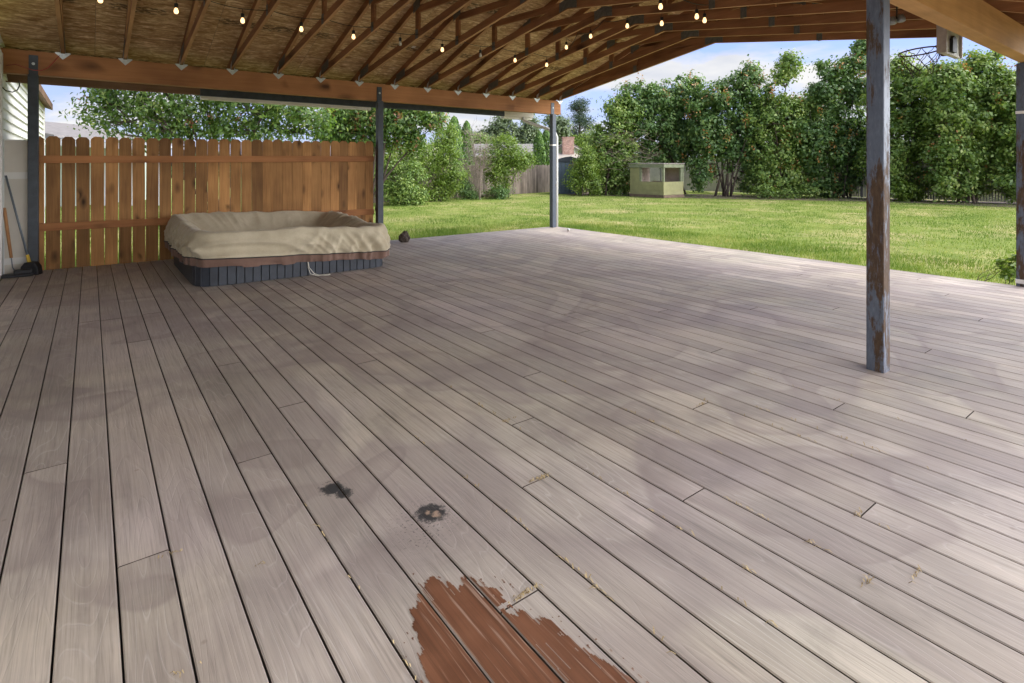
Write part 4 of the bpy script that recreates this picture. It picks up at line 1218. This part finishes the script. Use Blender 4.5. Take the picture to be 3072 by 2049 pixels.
plant("lilac_shrub", "shrub", "broad pale green lilac with feathery top below the pale beam", gpt(2900, 21.6), [(2860, 250, 85, 58), (2945, 222, 62, 52), (2985, 275, 70, 58), (2890, 350, 110, 70), (2990, 390, 80, 80), (2860, 450, 90, 70), (2950, 500, 90, 70), (2860, 550, 80, 44), (2985, 165, 12, 18), (2915, 165, 14, 18)], 21.6, 390, 64, .15, "lf_lilac2", 7, .05, "stem_pale", group=HG, extra=SEED(21), dens=1.75, grow=1.07)
plant("lilac_shrub", "shrub", "lilac cut by the right frame edge behind the strapped post", gpt(3120, 20.6), [(3070, 300, 75, 75), (3140, 280, 90, 90), (3080, 420, 85, 80), (3140, 420, 90, 90), (3060, 540, 70, 50), (3150, 540, 80, 60)], 20.6, 260, 60, .15, "lf_lilac2", 5, .05, group=HG, extra=SEED(5), dens=1.75, grow=1.07)
plant("low_shrub", "shrub", "low bright green sucker bush at the hedge foot right of the lone post", gpt(2715, 22.4), [(2712, 575, 44, 24), (2690, 562, 26, 22), (2745, 580, 26, 16)], 22.4, 46, 50, .13, "lf_bright", 4, .015, tint=(.45, .2))
plant("low_shrub", "shrub", "small green sprouts at the hedge foot left of the rusty post", gpt(2300, 24.4), [(2290, 572, 30, 20), (2440, 575, 36, 18), (2370, 580, 40, 14)], 24.4, 46, 40, .11, "lf_lilac2", 4, .012)
# dead wood in the hedge above the play stand
m = MB()
for i in range(60):
    c = at(random.gauss(1915, 35), random.gauss(450, 32), 26.3 + random.random() * 1.2)
    dd = LD(random.uniform(-.9, -.2), random.uniform(-.4, .2), random.uniform(-.35, .35)).normalized()
    L = random.uniform(.5, 1.5)
    m.tube([c, c + dd * L * .5 + Vector((0, 0, .05)), c + dd * L + Vector((0, 0, -.08 + random.uniform(-.1, .1)))], [.010, .007, .003], 4, cap=False)
tag(m.build("dead_branches", M["stem_pale"]), "tangle of bare brown twigs in the hedge above the play stand", "branches", kind="stuff")

# bush and shrubs at the back left
SG = "shrubs along the old board fence"
plant("leafy_bush", "bush", "fresh green bush in front of the metal shed", gpt(1748, 26.6), [(1750, 500, 46, 40), (1735, 545, 36, 34), (1775, 545, 36, 36), (1765, 455, 26, 26)], 26.6, 120, 60, .09, "lf_bright", 5, .02, group=SG, rc=.24)
plant("leafy_bush", "bush", "dense green bush beside the dark post at the cedar fence end", gpt(1190, 20.2), [(1185, 560, 60, 46), (1230, 540, 50, 54), (1160, 510, 46, 50), (1250, 590, 40, 22), (1215, 595, 60, 20)], 20.2, 190, 62, .085, "lf_lilac2", 5, .02, group=SG, rc=.24, extra=None)
plant("blossom_bush", "bush", "bush dusted with whitish blossom left of the grey dead shrub", gpt(1215, 21), [(1190, 455, 55, 34), (1250, 450, 40, 40), (1210, 490, 50, 24)], 21, 120, 56, .085, "lf_bright", 4, .02, group=SG, extra=("blossom", "lf_bloom", 90, .06, 9, None))
plant("leafy_bush", "bush", "yellow green upright shrub between blossom bush and dead twigs", gpt(1330, 22.5), [(1330, 440, 42, 50), (1300, 490, 40, 46), (1350, 530, 50, 44), (1310, 575, 46, 26), (1345, 400, 22, 24)], 22.5, 190, 58, .085, "lf_bright", 6, .02, group=SG, rc=.24, dens=1.3, grow=1.1)
plant("leafy_bush", "bush", "arching bright green shrub over the weathered board fence", gpt(1500, 24.6), [(1510, 440, 40, 36), (1545, 475, 48, 36), (1500, 510, 50, 44), (1470, 470, 36, 40), (1490, 575, 34, 22), (1585, 480, 26, 18)], 24.6, 190, 60, .085, "lf_bright", 6, .025, "stem_pale", group=SG, rc=.26, dens=1.35, grow=1.12)
plant("leafy_bush", "bush", "low dark leafy clump at the board fence foot below the arching shrub", gpt(1440, 24.0), [(1425, 590, 30, 16), (1500, 580, 30, 20), (1390, 560, 26, 36)], 24, 66, 50, .09, "lf_lilac", 3, .015, group=SG)
# bare grey shrub
dsb = tag(empty("bare_shrub"), "dried grey twiggy shrub among the green bushes", "shrub", SG)
m = MB(); b0 = gpt(1440, 23.4)
for i in range(11):
    tip = at(random.gauss(1432, 32), random.uniform(395, 480), 23.2 + random.random())
    md = b0.lerp(tip, .5) + Vector((random.uniform(-.2, .2), random.uniform(-.2, .2), .25))
    pts = [b0 * (1 - f) ** 2 + md * 2 * f * (1 - f) + tip * f * f for f in [k / 7 for k in range(8)]]
    m.tube(pts, [.022 * (1 - .8 * k / 7) for k in range(8)], 5)
    for k in range(26):
        p = pts[random.randint(3, 7)]
        e = p + Vector((random.gauss(0, .26), random.gauss(0, .26), random.gauss(.16, .2)))
        m.tube([p, p.lerp(e, .5) + Vector((0, 0, .03)), e], [.007, .005, .002], 4, cap=False)
        for q in range(2):
            e2 = e + Vector((random.gauss(0, .13), random.gauss(0, .13), random.gauss(.06, .1)))
            m.tube([e, e2], [.004, .0015], 3, cap=False)
m.build("trunk", M["twig"], dsb)

# trees behind the cedar fence
BT = [(330, 330, 95, 60), (300, 272, 70, 34), (450, 300, 110, 90), (560, 330, 120, 85), (700, 300, 120, 100), (650, 390, 130, 40), (820, 330, 110, 80), (480, 395, 120, 30), (820, 400, 110, 30), (600, 200, 220, 90), (920, 360, 90, 60), (280, 360, 26, 36), (420, 180, 160, 80), (800, 200, 180, 80), (355, 395, 60, 24)]
plant("shade_tree", "tree", "spreading green tree whose crown fills the gap above the cedar fence", LD((660 - 1536) / F * 14.2, 14.2, LAWN), BT, 14.2, 470, 44, .135, "lf_tree", 9, .05, group=None, rc=.34, tint=(.5, .26), up=.4, aspect=.42, extra=("withered_leaves", "lf_rust", 16, .08, 14, None), shell=1.9)
plant("shade_tree", "tree", "thinner tree with rusty leaf sprays beside the middle dark post", LD((1120 - 1536) / F * 17.5, 17.5, LAWN), [(1080, 380, 90, 56), (1180, 370, 80, 46), (1050, 330, 100, 50), (1270, 350, 52, 34), (1180, 320, 90, 44), (1130, 420, 100, 26), (1230, 410, 60, 34), (1310, 360, 26, 30), (1000, 390, 70, 50)], 17.5, 300, 52, .14, "lf_tree", 6, .05, rc=.30, tint=(.5, .26), aspect=.42, up=.4, extra=("withered_leaves", "lf_rust", 60, .09, 13, None))

# conifers and far trees
def conifer(label, px, top, bot, wpx, d, n=2600, leaf=.16, name="arborvitae"):
    root = tag(empty(name), label, "tree", "columnar conifers beyond the back fence")
    t, bz = at(px, top, d), LAWN
    hgt = t.z - bz; w_ = wpx / 2 * d / F
    f = RNG.random(n) ** .85; a = RNG.random(n) * 6.283
    prof = w_ * np.minimum(1, (1 - f) * 4.5) ** .6 * (.86 + .14 * np.sin(a * 3 + f * 9)) * RNG.uniform(.72, 1.06, n)
    pos = np.stack([t.x + prof * np.cos(a), t.y + prof * np.sin(a), bz + f * hgt], 1)
    nr = np.stack([np.cos(a), np.sin(a), np.full(n, .5)], 1) + RNG.normal(size=(n, 3)) * .3
    npmesh("crown", leaf_quads(pos, nr, leaf, .55, -1.6), n, 4, np.clip(RNG.normal(.5, .25, n), 0, 1), M["lf_conif"], root)
    MB().tube([(t.x, t.y, bz - .05), (t.x, t.y, bz + hgt * .9)], [.09, .02], 6).build("trunk", M["stem"], root)
conifer("bright green columnar conifer peeping over the yellow green shrub", 1362, 350, 560, 58, 33)
conifer("columnar conifer top behind and right of its taller twin", 1400, 364, 560, 48, 33.5)
conifer("narrow dark green conifer in front of the far grey roof", 1618, 396, 560, 40, 35)
conifer("bright conifer half hidden by the corner post", 1640, 386, 560, 44, 35.5)

pine = tag(empty("pine_tree"), "tall dark pine with bare lower trunk against the sky right of the corner post", "tree")
d = 60; tip = at(1737, 306, d); base_ = gpt(1738, d)
m = MB(); m.tube([base_, base_.lerp(tip, .5) + Vector((.1, 0, 0)), tip], [.20, .13, .03], 7)
cl = []
for i in range(90):
    f = random.uniform(.42, 1); z = base_.z + (tip.z - base_.z) * f
    rmax = 1.75 * (1 - abs(f - .62) * 1.25) if f < .98 else .2
    rmax = max(.25, rmax * (.55 if .78 < f < .84 else 1))
    a = random.random() * 6.283; r_ = rmax * random.uniform(.35, 1)
    c = base_.lerp(tip, f); c = Vector((c.x + r_ * math.cos(a), c.y + r_ * math.sin(a), z + random.uniform(-.1, .25)))
    m.tube([base_.lerp(tip, max(f - .04, 0)), c], [.035, .01], 4, cap=False); cl.append(c)
m.build("trunk", M["stem"], pine)
cl = np.array([tuple(c) for c in cl]); w_ = np.repeat(np.arange(len(cl)), 75)
pos = cl[w_] + RNG.normal(size=(len(w_), 3)) * np.array((.30, .30, .19))
npmesh("crown", leaf_quads(pos, RNG.normal(size=(len(w_), 3)) + np.array((0, 0, .6)), .22, .3), len(w_), 4, np.clip(RNG.normal(.5, .25, len(w_)), 0, 1), M["lf_pine"], pine)

FG = "far trees on the skyline"
plant("far_tree", "tree", "grey green airy tree on the skyline left of the corner post", LD((1535 - 1536) / F * 52, 52, LAWN), [(1500, 385, 46, 36), (1545, 400, 60, 34), (1475, 412, 40, 28), (1590, 378, 30, 36), (1600, 415, 44, 26), (1520, 355, 22, 20), (1450, 430, 60, 24), (1540, 445, 100, 30)], 52, 230, 52, .26, "lf_grey", 4, .16, group=FG, rc=.55, shell=1.7)
plant("far_tree", "tree", "slim grey green tree rising just right of the corner post", LD((1682 - 1536) / F * 54, 54, LAWN), [(1680, 375, 24, 30), (1690, 405, 20, 24), (1672, 425, 24, 24), (1650, 365, 20, 24), (1690, 455, 30, 30)], 54, 100, 52, .25, "lf_grey", 3, .14, group=FG, rc=.5, shell=1.7)
plant("far_tree", "tree", "yellow green rounded tree low behind the chimney", LD((1745 - 1536) / F * 46, 46, LAWN), [(1745, 425, 34, 26), (1775, 430, 30, 34), (1735, 450, 40, 22)], 46, 100, 50, .2, "lf_bright", 3, .1, group=FG, rc=.45)
plant("far_tree", "tree", "round green tree on the skyline left of the grey green tree", LD((1425 - 1536) / F * 48, 48, LAWN), [(1425, 425, 40, 26), (1400, 440, 40, 24), (1440, 450, 50, 30)], 48, 90, 50, .22, "lf_lilac2", 3, .12, group=FG, rc=.5)
plant("far_tree", "tree", "hazy conifer shaped tree behind the tall loose lilac", LD((2465 - 1536) / F * 38, 38, LAWN), [(2450, 280, 22, 30), (2455, 320, 36, 30), (2450, 380, 60, 50)], 38, 80, 50, .2, "lf_grey", 2, .12, group=FG, rc=.4)

# distant hedge line closing the horizon
n = 26000
a = RNG.uniform(-.15, 1.75, n); rad = RNG.uniform(75, 95, n)
top_ = np.array([2.6 + 1.6 * noise.noise((t * 14, 0, 3)) + 1.2 * noise.noise((t * 45, 0, 9)) for t in a])
pos = np.stack([rad * np.sin(a), rad * np.cos(a), LAWN + RNG.random(n) ** .8 * (top_ + .4)], 1)
npmesh("treeline", leaf_quads(pos, RNG.normal(size=(n, 3)) + np.array((0, 0, .5)), .75, .7), n, 4, np.clip(RNG.normal(.4, .25, n), 0, 1), M["lf_grey"])
tag(bpy.data.objects["treeline"], "low blurred line of far trees closing the horizon", "trees", kind="stuff")

# leafy weed at the foot of the right-hand post
plant("weed_plant", "plant", "broad leaved weed growing beside the deck at the strapped post", LD(5.44, 6.35, LAWN), [(3030, 800, 34, 40), (3010, 780, 26, 14), (3042, 835, 34, 22), (3045, 770, 20, 20)], 6.4, 26, 8, .085, "lf_bright", 6, .005, rc=.05, up=1.2, aspect=.5)
# grass ------------------------------------------------------------------
def grass_patch(n, sx, sy, test, hmin, hmax, w):
    x = RNG.uniform(*sx, n); y = RNG.uniform(*sy, n)
    k = test(x, y); x, y = x[k], y[k]; n = len(x)
    cl_ = np.array([noise.noise((px * .75, py * .75, 0)) + .6 * noise.noise((px * 2.6, py * 2.6, 4)) for px, py in zip(x, y)])
    h = RNG.uniform(hmin, hmax, n) * (1 + .5 * cl_)
    a = RNG.random(n) * 6.283; b = RNG.random(n) * 6.283; le = RNG.uniform(.1, .7, n) * h
    bs = np.stack([x, y, np.full(n, LAWN - .005)], 1)
    s = np.stack([np.cos(a), np.sin(a), np.zeros(n)], 1) * w
    tip = bs + np.stack([np.cos(b) * le, np.sin(b) * le, h], 1)
    v = np.stack([bs - s, bs + s, tip], 1).reshape(-1, 3)
    dry = np.clip(.33 - cl_ * .62 + RNG.normal(0, .2, n), 0, 1)
    return v, dry
def vis(x, y):
    d_ = .604 * x + .797 * y; l_ = .797 * x - .604 * y
    ok = (d_ > 4) & (np.abs(l_) < d_ * .95) & ~((x < DECK_R + .0) & (y < DECK_B + .0))
    return ok & (RNG.random(len(x)) < np.clip((15 / d_) ** 2, .08, 1))
v1, t1 = grass_patch(330000, (-2, 27), (-3, 24), vis, .02, .06, .0065)
v2, t2 = grass_patch(20000, (7.90, 10.2), (-1.5, 10.2), lambda x, y: (x > DECK_R + .003) | (y > DECK_B + .01), .04, .085, .0045)
v3, t3 = grass_patch(14000, (-.8, 9.5), (8.96, 11), lambda x, y: (y > DECK_B + .04) | (x > DECK_R), .04, .085, .0045)
vv, tt = np.concatenate([v1, v2, v3]), np.concatenate([t1, t2, t3])
npmesh("grass", vv, len(tt), 3, tt, M["grass"])
tag(bpy.data.objects["grass"], "uneven lawn grass with dry yellow patches around the deck", "grass", kind="stuff")

# ----------------------------------------------------------------------------- sky and sun
SUN_EL, SUN_AZ = R(63), R(94)         # azimuth clockwise from +y
wd = bpy.data.worlds.new("World"); SC.world = wd; wd.use_nodes = True
nt = wd.node_tree; N = nt.nodes; bg = N["Background"]
class WT(NT):
    def __init__(self, tree): self.t = tree; self.n = tree.nodes
wt = WT(nt)
sky = N.new("ShaderNodeTexSky"); sky.sky_type = "NISHITA"; sky.sun_disc = False
sky.sun_elevation = SUN_EL; sky.sun_rotation = SUN_AZ; sky.air_density = 1.0; sky.dust_density = .6; sky.ozone_density = 1.6
dirv = wt.coord("Generated")
sp = wt.add("ShaderNodeSeparateXYZ"); nt.links.new(dirv, sp.inputs[0])
zc = wt.math("MAXIMUM", sp.outputs[2], .0)
den = wt.math("ADD", zc, .16)
pr = wt.comb(wt.math("DIVIDE", sp.outputs[0], den), wt.math("DIVIDE", sp.outputs[1], den), 0.0)
c1 = wt.noise(wt.mapping(pr, (1, 1, 1), (8.0, 2.0, 0)), .95, 9, .56, .35)
mask = wt.ramp(c1, [(.45, 0), (.57, 1)])
c2 = wt.noise(wt.mapping(pr, (1, 1, 1), (7.7, 4.2, 0)), 1.9, 5, .5)
cloudc = wt.ramp(c2, [(.3, (2.55, 2.7, 3.1)), (.65, (3.75, 3.72, 3.7))])
# unseen bright cloud bank added behind the viewer to fill the shaded deck
back = wt.vmath("DOT_PRODUCT", dirv, (.50, -.85, .14))
bk = wt.ramp(back, [(.33, 0), (.72, 1)])
mask2 = wt.math("MAXIMUM", mask, wt.math("MULTIPLY", bk, .95))
boost = wt.math("ADD", 1.0, wt.math("MULTIPLY", bk, 6.5))
cc = wt.add("ShaderNodeVectorMath", operation="SCALE"); nt.links.new(cloudc, cc.inputs[0]); nt.links.new(boost, cc.inputs["Scale"])
# haze whitening towards the horizon
hz = wt.ramp(zc, [(0, .75), (.22, 0)])
skyb = wt.mix(1.0, sky.outputs[0], (.54, .53, .78), "MULTIPLY")
skyc = wt.mix(hz, skyb, (2.2, 2.65, 3.7))
fin = wt.mix(mask2, skyc, cc.outputs[0])
nt.links.new(fin, bg.inputs[0])
bg.inputs[1].default_value = .10

sun = bpy.data.lights.new("sun", "SUN"); so = bpy.data.objects.new("sun", sun); COL.objects.link(so)
sun.energy = 1.2; sun.angle = R(34); sun.color = (1, .95, .87)
S = Vector((math.sin(SUN_AZ) * math.cos(SUN_EL), math.cos(SUN_AZ) * math.cos(SUN_EL), math.sin(SUN_EL)))
so.rotation_euler = S.to_track_quat("Z", "Y").to_euler()

SC.view_settings.view_transform = "Standard"; SC.view_settings.look = "None"
SC.view_settings.exposure = 1.4; SC.view_settings.gamma = 1
SC.cycles.max_bounces = 10; SC.cycles.diffuse_bounces = 5; SC.cycles.transparent_max_bounces = 8
SC.cycles.use_denoising = True
